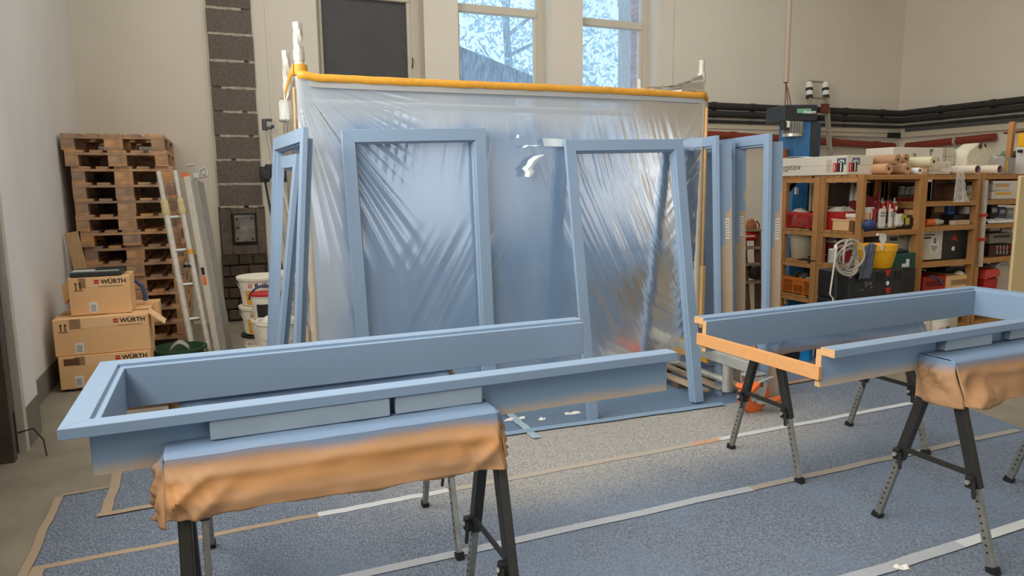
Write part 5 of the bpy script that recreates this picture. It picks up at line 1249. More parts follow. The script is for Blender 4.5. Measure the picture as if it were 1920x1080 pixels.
# right unit top: boxes, yellow and grey gear
t, a, b, c, d = bY('grey_box', 'grey box beside the longer white tube on the right shelf', 'box', 1883, 296, 1903, 329, SY+.1, .25, mat('warm_grey', (160, 152, 142), .7), 1.542); MB().bx(a+.03, a+.05, SY+.098, SY+.1, c+.02, d-.02).build('yellow_strap', M_yellow, t)
t, a, b, c, d = bY('white_box', 'white box with a dark hand hole behind the tube end', 'box', 1868, 292, 1883, 320, SY+.3, .2, mat('white_carton', (216, 208, 190), .8), 1.542); MB().lathe([(.016, 0), (.016, -.003)], ((a+b)/2+.02, SY+.298, (c+d)/2), 10, 'y').build('hand_hole', M_black, t)
t, a, b, c, d = bY('machine', 'pale machine with yellow cover at the upper right picture edge', 'machine', 1926, 275, 1960, 330, SY+.15, .12, mat('pale_machine', (206, 202, 192), .5), 1.542)
MB().bx(a+.0, b, SY+.14, SY+.27, d+.0, d+.14).build('yellow_cover', M_yellow, t, bevel=.01); MB().bx(a-.06, a+.01, SY+.2, SY+.22, d-.06, d-.03).build('dark_arm', M_dark, t)
t, a, b, c, d = bY('tool_tray', 'dark blue tray of small tools next to the pale machine', 'tray', 1888, 290, 1908, 298, SY+.38, .12, M_navy); MB().bx(a+.02, b-.03, SY+.38, SY+.46, d, d+.04).build('green_pack', mat('pale_green', (120, 150, 110), .6), t); MB().bx(a, b, SY+.39, SY+.49, 1.542, c).build('tray_foot', M_card, t)
# caulk cartridges with a clip rack
M_cart = [M_black, mat('cartridge_grey', (176, 172, 162), .5), mat('cartridge_white', (214, 206, 190), .5)]
for k, (px, rt, mm, lab) in enumerate(((1646, 366, 0, 'leftmost dark red caulk cartridge'), (1657, 371, 1, 'second caulk cartridge from the left'), (1668, 366, 0, 'third caulk cartridge from the left'), (1680, 371, 1, 'rightmost caulk cartridge with a red band'))):
    p = aY(px, 400, fy+.03); zb = 1.062; h = aY(px, rt, fy+.03)[2]-zb
    t = thing('caulk_cartridge', lab+' on the corner shelf', 'cartridge', (p[0], fy+.03, zb), 'caulk cartridges')
    MB().lathe([(.024, 0), (.024, h*.85), (.008, h*.9), (.006, h)], (p[0], fy+.055, zb), 16).build('tube', M_cart[mm], t, smooth=True)
    MB().lathe([(.0246, h*.5), (.0246, h*.82)], (p[0], fy+.055, zb), 16, cap=False).build('red_band', M_red, t, smooth=True)
    MB().bx(p[0]-.012, p[0]+.012, fy+.028, fy+.031, zb+h*.58, zb+h*.72).build('white_mark', M_paperw, t)
    MB().lathe([(.0246, .01), (.0246, h*.12)], (p[0], fy+.055, zb), 16, cap=False).build('base_band', M_gold if k % 2 else M_steel, t, smooth=True)
for k, (px0, px1, lab) in enumerate(((1650, 1662, 'white printed can in front of the caulk cartridges'), (1669, 1675, 'narrow white upright strip between the cartridges'))):
    t, a, b, c, d = bY('white_can', lab, 'can', px0, 391, px1, 421, fy, .03, M_white, 1.062, bev=.008); MB().bx(a+.005, b-.005, fy-.002, fy, d-.05, d-.03).bx(a+.005, b-.005, fy-.002, fy, d-.075, d-.06).build('print_squares', mat('grey_print', (150, 150, 146), .8), t)
t = thing('wire_rack', 'pale metal tray rack under the caulk cartridges', 'rack', (5.5, fy, 1.06)); xa, xb = aY(1645, 421, fy)[0], aY(1676, 421, fy)[0]
MB().bx(xa, xb, fy-.02, fy+.1, 1.0565, 1.0615).bx(xa, xb, fy+.095, fy+.1, 1.06, 1.075).build('tray', M_alu, t); MB().bx(xa+.02, xb, fy+.085, fy+.09, 1.29, 1.31).bx(xb-.005, xb, fy+.085, fy+.09, 1.06, 1.3).build('hoop', M_alu, t)
t, a, b, c, d = bY('red_can', 'shiny red spray can lying left of the cartridges', 'can', 1632, 389, 1645, 414, fy+.02, .06, M_red, 1.062, bev=.015); MB().bx(a+.01, a+.02, fy+.018, fy+.02, c+.02, d-.02).build('white_stripe', M_paperw, t)
t = thing('blue_pad', 'round dark blue padded object hanging at the corner post', 'pad', (SX+.0, SY-.06, 1.08)); p = aY(1630, 421, SY-.07)
MB().grid(18, 12, lambda u, v: (p[0]+.062*math.sin(v*3.14)*math.cos(u*6.283)*1.1, SY-.07+.055*math.sin(v*3.14)*math.sin(u*6.283), p[2]-.008+.05*math.cos(v*3.14))).build('pad_body', M_navy, t, smooth=True); MB().tube([(p[0]+.05, SY-.05, p[2]+.02), (p[0]+.1, SY-.02, p[2]+.06)], .008, 6).build('strap', M_black, t, smooth=True)
t, a, b, c, d = bY('paper_towel', 'white paper roll standing right of the cartridges', 'roll', 1681, 401, 1698, 422, fy+.01, .08, M_paperw, 1.062, bev=.02); MB().bx(a+.06, b+.01, fy+.008, fy+.01, c+.05, d-.01).build('yellow_tag', mat('yellow_green', (190, 180, 70), .6), t)
t, a, b, c, d = bY('red_toolbag', 'dark red bag at the back of the corner shelf front', 'bag', 1686, 372, 1727, 402, SY+.25, .2, M_dred, 1.037, bev=.03); MB().bx(a+.03, b-.03, SY+.245, SY+.25, c+.12, c+.14).build('zip', M_steel, t)
t, a, b, c, d = bY('cardboard_tray', 'small printed brown carton near the second post', 'box', 1712, 393, 1728, 403, fy+.05, .1, M_card); MB().bx(a+.003, a+.04, fy+.048, fy+.05, c+.005, d-.01).build('label', M_paperw, t); MB().bx(a, b, fy+.06, fy+.15, 1.037, c).build('carton_foot', M_brown, t)
t, a, b, c, d = bY('caulk_gun', 'dark caulking gun lying in front on the corner shelf', 'tool', 1698, 408, 1728, 419, fy-.01, .05, M_black, 1.06); MB().bx(a, a+.05, fy-.012, fy-.01, c+.02, d).build('yellow_nozzle', mat('yellow_green', (190, 180, 70), .6), t)
t, a, b, c, d = bY('plywood_sheet', 'brown wooden panel standing at the back of the corner shelf', 'panel', 1640, 336, 1670, 372, SY+.42, .02, mat('amber_ply', (150, 102, 52), .7, var=.15, scale=5), 1.037)
MB().bx(a, a+.02, SY+.415, SY+.42, c, d).build('panel_frame', M_shelf, t)
for k in range(4):
    t, a, b, c, d = bY('glass_jar', ['leftmost dusty jar high in the corner shelf', 'second dusty jar high in the corner shelf', 'third dusty jar high in the corner shelf', 'rightmost dusty jar high in the corner shelf'][k], 'jar', 1690+9*k, 352+2*(k % 2), 1697+9*k, 366, SY+.28, .04, mat('dusty_glass', (120, 122, 110), .3), grp='dusty jars', bev=.008); MB().bx(a+.003, b-.003, SY+.283, SY+.316, d, d+.012).build('lid', M_steel, t); MB().bx(a, b, SY+.3, SY+.32, 1.04, c).build('jar_foot', M_brown, t)
# second row below (z .71..): cartons, funnel
t, a, b, c, d = bY('white_cabinet', 'white box with green mark behind the yellow bucket', 'box', 1654, 431, 1711, 490, SY+.12, .3, mat('dull_white_box', (166, 160, 146), .7), .722); MB().lathe([(.05, 0), (.05, -.002)], ((a+b)/2+.05, SY+.118, d-.04), 12, 'y').build('green_mark', mat('moss_green', (86, 110, 62), .8), t); MB().bx(a+.1, a+.19, SY+.115, SY+.12, d-.1, d-.07).build('dark_slot', M_black, t)
t, a, b, c, d = bY('large_carton', 'white carton with an oval printed emblem between the two front posts', 'box', 1711, 431, 1767, 487, SY+.09, .32, mat('white_carton', (216, 208, 190), .8), .725)
MB().bx(a+.02, b-.17, SY+.088, SY+.09, d-.085, d-.07).bx(a+.02, b-.12, SY+.088, SY+.09, d-.055, d-.045).build('print_bars', M_ink, t)
ov = MB(); xo, zo = b-.115, c+.13
ov.lathe([(.075, 0), (.075, -.002)], (xo, SY+.0895, zo), 24, 'y').build('oval_label', M_paperw, t); txt('0', .07, (xo, SY+.086, zo+.03), RF, M_ink, t, ax='CENTER', bold=.002)
for q in range(4): MB().bx(xo-.05+.012*q, xo+.05-.012*q, SY+.086, SY+.0872, zo-.005-.016*q, zo+.001-.016*q).build('print_line', M_ink, t)
# ---------------------------------------------------------------- middle unit front items
def simple(nm, lab, cat, x0, y0, x1, y1, y, dep, m, z, part='edge', pm=None, bev=.006, grp=None):
    t, a, b, c, d = bY(nm, lab, cat, x0, y0, x1, y1, y, dep, m, z, bev=bev, grp=grp)
    MB().bx(a+(b-a)*.15, b-(b-a)*.15, y-.002, y, c+(d-c)*.55, c+(d-c)*.8).build(part, pm or M_steel, t); return t
simple('brown_board', 'brown grooved board standing at the left of the middle shelf', 'board', 1752, 336, 1774, 371, SY+.3, .03, M_brown, 1.292, 'groove', mat('dark_brown', (70, 48, 32), .8))
for k in range(3):
    simple('parts_carton', ['lower left small white carton with yellow print on the middle shelf', 'small white carton with yellow print at the right of the middle shelf', 'dark small carton between the white ones on the middle shelf'][k], 'box', (1806, 1823, 1797)[k], (358, 347, 346)[k], (1823, 1838, 1806)[k], 374, SY+.12, .2, (M_white, M_white, M_brown)[k], 1.292, 'yellow_print', (mat('yellow_green', (190, 180, 70), .6), M_yellow, M_sand)[k], grp='small cartons')
simple('blue_jug', 'bright blue plastic jug on the middle shelf', 'jug', 1781, 378, 1792, 403, SY+.2, .06, mat('bright_blue_plastic', (44, 96, 170), .4), 1.057, 'jug_label', M_navy, .015)
simple('white_pot', 'small white pot right of the blue jug', 'pot', 1808, 385, 1819, 401, SY+.2, .06, M_white, 1.057, 'pot_lid', M_lid, .012)
simple('brown_basket', 'brown crossed-stick basket left of the blue jug', 'basket', 1748, 380, 1774, 404, SY+.25, .1, M_brown, 1.057, 'basket_rim', M_kraft)
simple('long_case', 'dark long tool case behind the orange can on the middle shelf', 'case', 1790, 402, 1832, 416, SY+.1, .14, M_black, 1.057, 'case_seam', M_legd)
t = thing('spray_can', 'orange and grey spray can lying on the middle shelf front', 'can', (6.2, SY+.03, 1.06)); xa, xb, xc = aY(1744, 415, SY)[0], aY(1758, 415, SY)[0], aY(1776, 415, SY)[0]
MB().lathe([(.034, xa), (.034, xb)], (0, SY+.05, 1.092), 16, 'x').build('can_body', M_orange, t, smooth=True); MB().lathe([(.03, xb), (.034, xb+.01), (.034, xb+.05), (.02, xc)], (0, SY+.05, 1.092), 16, 'x').build('can_cap', M_steel, t, smooth=True)
simple('wood_strip', 'pale wood strip lying at the front edge of the middle shelf', 'strip', 1788, 413, 1819, 419, SY+.0, .05, M_bare, 1.057, 'strip_line', M_kraft)
t = simple('black_case', 'black stacking case with a red badge and round white sticker on the middle shelf', 'case', 1768, 428, 1825, 483, SY+.1, .35, M_black, .712, 'case_ridge', M_legd)
p = aY(1787, 466, SY+.098); MB().lathe([(.022, 0), (.022, -.003)], (p[0], SY+.0985, p[2]), 16, 'y').build('round_sticker', M_paperw, t); p = aY(1789, 447, SY+.098); MB().add([(p[0]-.045, SY+.096, p[2]+.0), (p[0]+.05, SY+.096, p[2]-.03), (p[0]+.02, SY+.096, p[2]+.04)], [(0, 1, 2)]).build('red_badge', M_red, t)
simple('black_hose_pile', 'dark heap of straps under the middle shelf board', 'straps', 1775, 492, 1822, 508, SY+.15, .25, M_black, None, 'buckle', M_alu)
bpy.data.objects['black_hose_pile'].location.z -= .0
simple('red_crate', 'red crate with blue cable on the low middle shelf', 'crate', 1731, 518, 1776, 540, SY+.06, .35, M_red, .347, 'crate_slot', M_dred)
t = simple('open_carton', 'brown cardboard box on the low middle shelf', 'box', 1776, 516, 1823, 548, SY+.04, .35, M_card, .347, 'carton_print', M_tape)
p = aY(1806, 513, SY+.06); MB().grid(10, 6, lambda u, v: (p[0]+.05*math.sin(v*1.5)*math.cos(u*6.283), SY+.1+.05*math.sin(v*1.5)*math.sin(u*6.283), p[2]-.02+.045*math.cos(v*1.5))).build('white_dome', M_white, t, smooth=True)
t = thing('grey_cable', 'grey blue cable lying over the red crate', 'cable', (6.3, SY+.1, .5)); q = [aY(x, y, SY+.055) for x, y in ((1745, 518), (1755, 520), (1762, 524), (1767, 532))]; MB().tube(q, .012, 8).build('cable_body', M_fabric, t, smooth=True)
# ruler-like metal strip tied between posts
t = thing('level_bar', 'long aluminium bar tied between the two shelf posts with orange clips', 'bar', (6.88, SY-.02, .6)); a, b = aY(1849, 338, SY-.03), aY(1838, 500, SY-.03)
MB().beam(a, b, .045, .02, (0, 1, 0)).build('bar_body', M_alu, t)
for f in (.40, .68): c = a+(b-a)*f; MB().box((c[0], SY-.03, c[2]), (.075, .035, .03)).build('orange_clip', M_red, t)
# ---------------------------------------------------------------- right unit front items
simple('yellow_label_carton', 'upper white and yellow carton on the right shelf', 'box', 1862, 344, 1895, 357, SY+.1, .2, M_white, None, 'yellow_print', M_yellow, grp='cartons on the right shelf')
simple('yellow_label_carton', 'lower white and yellow carton on the right shelf, resting on the board', 'box', 1860, 358, 1902, 373, SY+.08, .22, M_white, 1.292, 'yellow_print', M_yellow, grp='cartons on the right shelf')
for k in range(3): simple('tool_pack', ['left dark tool pack on the right shelf', 'middle grey tool pack on the right shelf', 'right pale tool pack on the right shelf'][k], 'tool', 1858+15*k, (384, 388, 390)[k], 1871+15*k, 408, SY+.2, .12, (M_black, M_fabric, mat('pale_grey_plastic', (150, 148, 142), .6))[k], 1.057, 'pack_label', M_steel)
t = thing('white_rag', 'crumpled white rags on the right shelf edge', 'cloth', (7.1, SY+.05, 1.06)); xa, xb = aY(1857, 412, SY)[0], aY(1905, 412, SY)[0]
MB().grid(24, 8, lambda u, v: (xa+(xb-xa)*u, SY+.01+.15*v, 1.062+.05*math.sin(v*3.1)*(.6+.5*fbm(u*7, v*2, 3, 3)))).build('rag', M_paperw, t, smooth=True, solid=.006)
simple('clear_box', 'left small clear box under the right shelf board', 'box', 1857, 423, 1876, 433, SY+.1, .2, mat('warm_grey', (160, 152, 142), .7), None, 'box_label', M_dred); simple('clear_box', 'right small clear box under the right shelf board', 'box', 1880, 423, 1899, 435, SY+.1, .2, mat('warm_grey', (160, 152, 142), .7), None, 'box_label', M_brown)
simple('grey_case', 'grey drawer box on the right shelf', 'box', 1856, 437, 1899, 456, SY+.08, .3, mat('grey_olive', (128, 124, 108), .7), None, 'drawer_line', M_legd)
t = simple('bottle_crate', 'dark red bottle crate on the right shelf', 'crate', 1856, 458, 1904, 482, SY+.08, .3, mat('maroon_plastic', (58, 26, 24), .6), .712, 'crate_rim', M_dred)
for k in range(8): p = aY(1867+6.2*(k % 4)+4, 464+9*(k//4), SY+.07); MB().bx(p[0]-.008, p[0]+.008, SY+.074, SY+.08, p[2]-.02, p[2]+.02).build('crate_window', mat('grey_print', (150, 150, 146), .8), t)
t = thing('pedal_bin', 'red bin with a lighter hinged lid on the right shelf', 'bin', (7, SY+.1, .35)); x0, x1, zb, z1 = bY('', '', '', 1846, 505, 1872, 546, SY+.03, .2, None, .347, base=False)
MB().prism([(x0+.02, zb), (x1-.02, zb), (x1, z1-.1), (x0, z1-.1)], lambda u, v, a: (u, a, v), SY+.03, SY+.22).build('bin_body', M_red, t, bevel=.008); MB().prism([(x0-.005, z1-.1), (x1+.005, z1-.07), (x1-.01, z1), (x0+.01, z1)], lambda u, v, a: (u, a, v), SY+.02, SY+.23).build('bin_lid', mat('light_red_plastic', (208, 66, 54), .5), t, bevel=.006)
t = simple('beige_cabinet', 'beige grey box with a pressing iron on it, beside the red bin', 'box', 1869, 500, 1902, 543, SY+.08, .3, mat('pale_beige_box', (190, 178, 162), .7), .347, 'box_seam', M_trunk)
t = thing('flat_iron', 'white flat iron on the beige box at the right', 'iron', (7.2, SY+.15, .65)); p0_i, p1_i = aY(1868, 499, SY+.1), aY(1898, 489, SY+.1)
MB().prism([(p0_i[0], p0_i[2]), (p1_i[0]+.02, p0_i[2]), (p1_i[0]-.02, p1_i[2]-.01), (p0_i[0]+.08, p1_i[2]-.005)], lambda u, v, a: (u, a, v), SY+.1, SY+.2).build('iron_body', M_white, t, bevel=.008); MB().bx(p0_i[0]+.06, p1_i[0]-.06, SY+.098, SY+.1, p0_i[2]+.012, p1_i[2]-.025).build('handle_gap', M_dark, t); MB().bx(p0_i[0]-.02, p1_i[0]+.03, SY+.09, SY+.21, p0_i[2]-.012, p0_i[2]).build('sole_plate', M_steel, t)
# ---------------------------------------------------------------- in front of the corner unit
by = 4.02
def stackcase(lab, px0, py0, px1, py1, y, dep, z0=None, sticker=False):
    t, a, b, c, d = bY('stacking_case', lab, 'case', px0, py0, px1, py1, y, dep, M_black, z0, bev=.01, grp='black stacking cases'); w = b-a
    for f in (.12, .5, .83):
        xx = a+w*f; MB().bx(xx, xx+.07, y-.004, y, d-.09, d-.03).build('latch_recess', M_dark, t); MB().bx(xx-.01, xx+.08, y-.012, y, d-.025, d-.018).build('latch', M_legd, t)
    if sticker:
        p = aY(1664.5, 531, y-.003); MB().lathe([(.018, 0), (.018, -.002)], (p[0], y-.001, p[2]), 14, 'y').build('round_sticker', M_paperw, t)
        for py, s in ((512, 1), (545, 1)): p = aY(1665, py, y-.003); MB().add([(p[0]-.035, y-.002, p[2]+.025), (p[0]+.035, y-.002, p[2]+.025), (p[0]+.02, y-.002, p[2]-.02), (p[0]-.01, y-.002, p[2]-.03)], [(0, 1, 2, 3)]).build('red_badge', M_red, t)
        p = aY(1624, 537, y-.003); sm_ = MB(); rn = random.Random(2)
        for q in range(14): sx, sz = rn.uniform(-.06, .06), rn.uniform(-.03, .03); sm_.bx(p[0]+sx, p[0]+sx+rn.uniform(.006, .02), y-.0015, y, p[2]+sz, p[2]+sz+rn.uniform(.006, .016))
        sm_.build('paint_smears', mat('grey_smear', (128, 130, 128), .8), t)
    return t, a, b, c, d
_, ca, cb_, cc_, cd = stackcase('upper black stacking case with a red badge under the yellow bucket', 1592, 507, 1693, 560, by, .32, None, True)
t = thing('stacking_case', 'lower black stacking case beneath the one with the badge', 'case', ((ca+cb_)/2, by, 0), 'black stacking cases'); MB().bx(ca, cb_, by+.01, by+.32, .0, cc_-.002).build('body', M_black, t, bevel=.01); MB().bx(ca+.06, ca+.13, by+.006, by+.01, cc_-.09, cc_-.03).build('latch_recess', M_dark, t)
t, a, b, c, d = bY('stacking_case', 'tall black case behind, beside the shelf post and under the green case', 'case', 1680, 505, 1716, 560, by+.33, .16, M_black, 0.0, grp='black stacking cases'); MB().bx(a+.03, b-.05, by+.326, by+.33, d-.06, d-.03).build('latch', M_legd, t); dd = d
t, a, b, c, d = bY('green_case', 'dark green power tool case with a white sticker', 'case', 1678, 475, 1717, 505, by+.33, .16, M_green, dd+.002); MB().bx(a+.09, a+.18, by+.327, by+.33, c+.02, c+.05).bx(a+.14, a+.18, by+.327, by+.33, c+.05, c+.09).build('white_sticker', M_paperw, t); MB().bx(a+.05, b-.05, by+.36, by+.46, d, d+.03).build('carry_handle', M_black, t, bevel=.01)
p = aY(1646, 480, by+.14); zb = cd+.003
t = thing('yellow_bucket', 'yellow plastic bucket standing on the black case', 'bucket', (p[0], by+.15, zb)); r, h = .152, aY(1646, 458, by+.14)[2]-zb
MB().lathe([(r*.76, 0), (r*.78, .004), (r*.95, h*.72), (r*1.0, h*.74), (r*1.0, h), (r*.96, h), (r*.9, h*.7), (r*.72, .02)], (p[0], by+.15, zb), 32).build('bucket_body', M_yellow, t, smooth=True)
t = thing('putty_knife', 'white putty knife hanging over the yellow bucket rim', 'tool', (p[0]+.05, by, zb+h)); q = aY(1655, 452, by-.005)
MB().prism([(-.035, .05), (.035, .045), (.04, .01), (.012, -.03), (.01, -.07), (-.012, -.07), (-.01, -.03), (-.04, .02)], lambda u, v, a: (q[0]+u, a, q[2]+v), by-.008, by-.003).build('blade', M_white, t); MB().beam((q[0]-.06, by+.0, q[2]+.055), (q[0]+.02, by+.0, q[2]+.05), .02, .02).build('grip', M_fabw, t)
t = thing('grey_rag', 'grey blue rag hanging over the left of the yellow bucket', 'cloth', (p[0]-.14, by+.05, zb)); qa, qb = aY(1601, 490, by+.03)[0], aY(1626, 490, by+.03)[0]
MB().grid(18, 20, lambda u, v: (qa+.05+(qb-qa)*u*(.85)-.055*v+.0*u, by+.0-.02*fold(u*3+v*.5, 4.1)-.012, zb+h+.012-(.262)*v+.02*(1-v)*math.sin(u*3.1))).build('rag', M_fabric, t, smooth=True, solid=.006)
# hose coil and paint lance
t = thing('hose_coil', 'coiled grey spray hose hanging beside the yellow bucket', 'hose', (4.4, by, .8)); hc = aY(1586, 482, by-.05); M_hose = mat('grey_hose', (170, 164, 152), .5)
for k in range(6):
    rn = random.Random(k+5); ra, rb = rn.uniform(.085, .125), rn.uniform(.09, .13); ox, oz, ph = rn.uniform(-.03, .03), rn.uniform(-.03, .02), rn.uniform(0, 1)
    MB().tube([(hc[0]+ox+ra*math.cos(a+ph), by-.06+.012*k-.03+.02*math.sin(a*2+k), hc[2]+oz+rb*math.sin(a+ph)) for a in [6.2*q/26 for q in range(27)]], .0085, 8).build('hose_loop', M_hose, t, smooth=True)
MB().tube([(hc[0]-.02, by-.03, hc[2]-.11), (hc[0]+.05, by-.04, hc[2]-.15), (hc[0]+.10, by-.02, hc[2]-.17)], .0085, 8).build('hose_tail', M_hose, t, smooth=True)
t = thing('hose_stand', 'spray pump stand behind the coiled hose', 'stand', (hc[0], by+.06, 0)); MB().tube([(hc[0], by+.03, 0), (hc[0], by+.03, hc[2]+.09)], .012, 8).build('upright', M_legd, t, smooth=True); MB().bx(hc[0]-.12, hc[0]+.12, by-.05, by+.12, 0, .02).build('foot_plate', M_legd, t); MB().box((hc[0]-.01, by+.05, hc[2]), (.1, .05, .12)).build('pump_block', M_steel, t, bevel=.01); MB().box((hc[0]+.03, by+.02, hc[2]+.07), (.06, .05, .04)).build('red_cap', M_red, t, bevel=.01)
t = thing('spray_lance', 'thin white spray lance leaning upright beside the hose coil', 'lance', (4.2, by-.1, 0)); a, b, c = aY(1568, 468, by-.11), aY(1556, 552, by-.11), aY(1562, 560, by-.11)
MB().tube([(a[0], a[1], a[2]), (b[0], b[1], b[2]), (c[0], c[1]+.0, c[2]), (c[0]+.02, c[1], 0.004)], .006, 8).build('lance_tube', M_white, t, smooth=True); MB().tube([(a[0], a[1], a[2]), (a[0]+.01, a[1]+.02, a[2]+.03)], .011, 8).build('lance_grip', M_white, t, smooth=True)
# under the right casing: buckets, can, table
xb_ = aY(1760, 600, 3.95)[0]
bk = bucket('white bucket with ochre label seen under the right casing', xb_, 4.0, 0, .125, .375, band=1, text='Brillux', tf=.55, ang=.25)
bucket('smaller dirty white bucket right of the labelled one under the right casing', aY(1797, 600, 4.0)[0], 4.12, 0, .10, .36, lid=True)
t = thing('yellow_sponge', 'small yellow green sponge left of the white bucket under the right casing', 'sponge', (xb_-.15, 3.95, .3)); p = aY(1734, 594, 3.95); MB().box((p[0], 3.95, p[2]), (.06, .05, .05)).build('sponge_body', mat('yellow_green', (190, 180, 70), .6), t, bevel=.012); MB().bx(p[0]-.03, p[0]+.03, 3.92, 3.98, 0, p[2]-.025).build('sponge_stand', M_white, t)
p = fl(1517, 677); t = thing('blue_can', 'bright blue paint can on the floor under the right casing', 'can', (p[0], p[1], 0)); MB().lathe([(.075, 0), (.075, .004), (.073, .01), (.073, .09), (.075, .095), (.073, .10), (.073, .17), (.076, .175), (.07, .18)], (p[0], p[1]+.07, 0), 24).build('can_body', mat('bright_blue_can', (24, 142, 214), .4), t, smooth=True); MB().lathe([(.06, .178), (.055, .17)], (p[0], p[1]+.07, 0), 20).build('can_lid', M_steel, t)
p = fl(1545, 690); t = thing('black_tub', 'black tub next to the blue paint can', 'tub', (p[0], p[1]+.15, 0)); MB().lathe([(.09, 0), (.11, .2), (.115, .2), (.105, .2), (.085, .02)], (p[0]+.02, p[1]+.35, 0), 20).build('tub_body', M_black, t, smooth=True); MB().lathe([(.117, .19), (.12, .2), (.117, .21)], (p[0]+.02, p[1]+.35, 0), 20, cap=False).build('tub_rim', M_legd, t)
t = thing('green_bench', 'low dark green bench below the shelves, seen under the right casing', 'bench', (5.0, 4.25, 0)); p = aD(1700, 603, 5.6)
MB().bx(p[0]-.35, p[0]+.12, p[1]-.05, p[1]+.3, p[2]-.05, p[2]).build('bench_top', M_green, t); MB().bx(p[0]-.35, p[0]+.14, p[1]-.07, p[1]-.05, p[2]-.06, p[2]-.02).build('edge_strip', M_alu, t)
for xx in (p[0]-.33, p[0]+.08): MB().bx(xx, xx+.03, p[1]-.04, p[1]-.01, 0, p[2]-.05).build('leg', M_legd, t)
# ---------------------------------------------------------------- post lift, ladder, hanging feed
lx, ly = 5.80, 5.83
t = thing('post_lift', 'blue steel lift column with a dark motor head behind the shelves', 'vehicle lift', (lx, ly, 0)); k_ = 7.35
a, b, c = aD(1489, 300, k_), aD(1518, 300, k_), aD(1531, 300, k_)
X0, X1, X2 = a[0], b[0], c[0]
MB().prism([(X0, a[1]), (X1, b[1]), (X1+.04, b[1]+.28), (X0+.04, a[1]+.28)], lambda u, v, z: (u, v, z), 0, 2.12).build('column', M_liftb, t, bevel=.004)
MB().prism([(X1+.003, b[1]), (X2, c[1]), (X2+.04, c[1]+.24), (X1+.043, b[1]+.28)], lambda u, v, z: (u, v, z), 0, 2.12).build('screw_channel', mat('dark_channel', (44, 48, 50), .6, var=.2, scale=6), t)
MB().prism([(X2+.002, c[1]), (X2+.03, c[1]-.01), (X2+.06, c[1]+.23), (X2+.042, c[1]+.24)], lambda u, v, z: (u, v, z), 0, 2.1).build('rear_flange', mat('dark_blue_paint', (26, 52, 74), .5), t)
h0_, h1_ = aD(1471, 200, k_-.12), aD(1534, 198, k_-.12); zt0, zt1 = aD(1500, 196, k_-.12)[2], aD(1500, 227, k_-.12)[2]
MB().prism([(h0_[0], h0_[1]), (h1_[0], h1_[1]), (h1_[0]+.12, h1_[1]+.4), (h0_[0]+.12, h0_[1]+.4)], lambda u, v, z: (u, v, z), zt1, zt0).build('motor_head', M_black, t, bevel=.01)
n_ = Vector((h0_[1]-h1_[1], -(h0_[0]-h1_[0])*-1, 0)); yaw = math.atan2(h1_[1]-h0_[1], h1_[0]-h0_[0]); fv = Vector((math.sin(yaw), -math.cos(yaw), 0))
q = Vector(aD(1494, 208, k_-.12))+fv*.004; q2 = Vector(aD(1521, 203, k_-.12))+fv*.004
MB().beam(q, Vector((q2.x, q2.y, q.z)), .002, .045, (0, 0, 1)).build('green_badge', mat('badge_green', (104, 166, 122), .6), t)
txt('rhuom', .05, tuple(Vector(aD(1505, 213, k_-.12))+fv*.004), (R90, 0, yaw), M_paperw, t, bold=.001)
m0, m1 = aD(1478, 227, k_-.1), aD(1511, 227, k_-.1); zm = aD(1495, 250, k_-.1)[2]; mc = (m0+m1)/2; mr_ = np.linalg.norm(m1-m0)/2
MB().lathe([(mr_, 0), (mr_, zt1-zm)], (mc[0], mc[1]+.06, zm), 20).build('motor_body', mat('dull_motor', (104, 100, 92), .6), t, smooth=True)
fn_ = MB()
for k in range(22): a_i = 6.283*k/22; fn_.box((mc[0]+mr_*1.04*math.cos(a_i), mc[1]+.06+mr_*1.04*math.sin(a_i), (zm+zt1)/2), (.02, .006, zt1-zm-.01), a_i)
fn_.build('cooling_fins', mat('pale_motor_fin', (150, 144, 132), .6), t); MB().lathe([(mr_*1.12, 0), (mr_*1.12, .03)], (mc[0], mc[1]+.06, zm-.03), 20).build('motor_cap', M_alu, t, smooth=True); p = aD(1471, 236, k_-.14); MB().box((p[0], p[1], p[2]), (.06, .05, .08)).build('terminal_box', M_legd, t); p = aD(1477, 233, k_-.15); MB().box((p[0], p[1], p[2]), (.035, .02, .065)).build('white_plate', M_paperw, t)
MB().bx(X0-.25, X2+.3, a[1]-.1, a[1]+.4, 0, .02).build('base_plate', M_liftb, t)
for (px, py) in ((1492, 358), (1473, 563)): p = aD(px, py, k_-.03); MB().box((p[0], p[1]-.01, p[2]), (.035, .02, .07)).build('socket_plate', M_paperw, t)
p = aD(1481, 350, k_-.2); MB().beam((p[0]-.05, p[1], p[2]-.05), (p[0]+.05, p[1], p[2]+.05), .05, .05).build('control_handle', M_black, t)
t = thing('ceiling_feed', 'beige vertical conduit hanging from above with three thin wires to the motor head', 'conduit', (5.5, 5.7, 2.5)); a, b = aD(1473.5, 155, 7.2), aD(1480, 0, 7.2); dd_ = (b-a)/(b[2]-a[2]); e = a+dd_*(ZC-a[2])
MB().tube([a, e], .027, 12).build('conduit_tube', mat('beige_conduit', (164, 146, 124), .6), t, smooth=True)
for px in (1472, 1477, 1483): p = aD(px, 197, 7.2); MB().tube([a, (a+p)/2+np.array([0, 0, .02]), p], .006, 6).build('wire', M_brown, t, smooth=True)
t = thing('tall_ladder', 'aluminium ladder with white wrapped tops leaning on the back wall by the lift', 'ladder', (8.5, 7.9, 0)); la, lb = aY(1517, 158, 8.2), aY(1547, 158, 8.2); la2, lb2 = aY(1520, 300, 7.95), aY(1557, 300, 7.95)
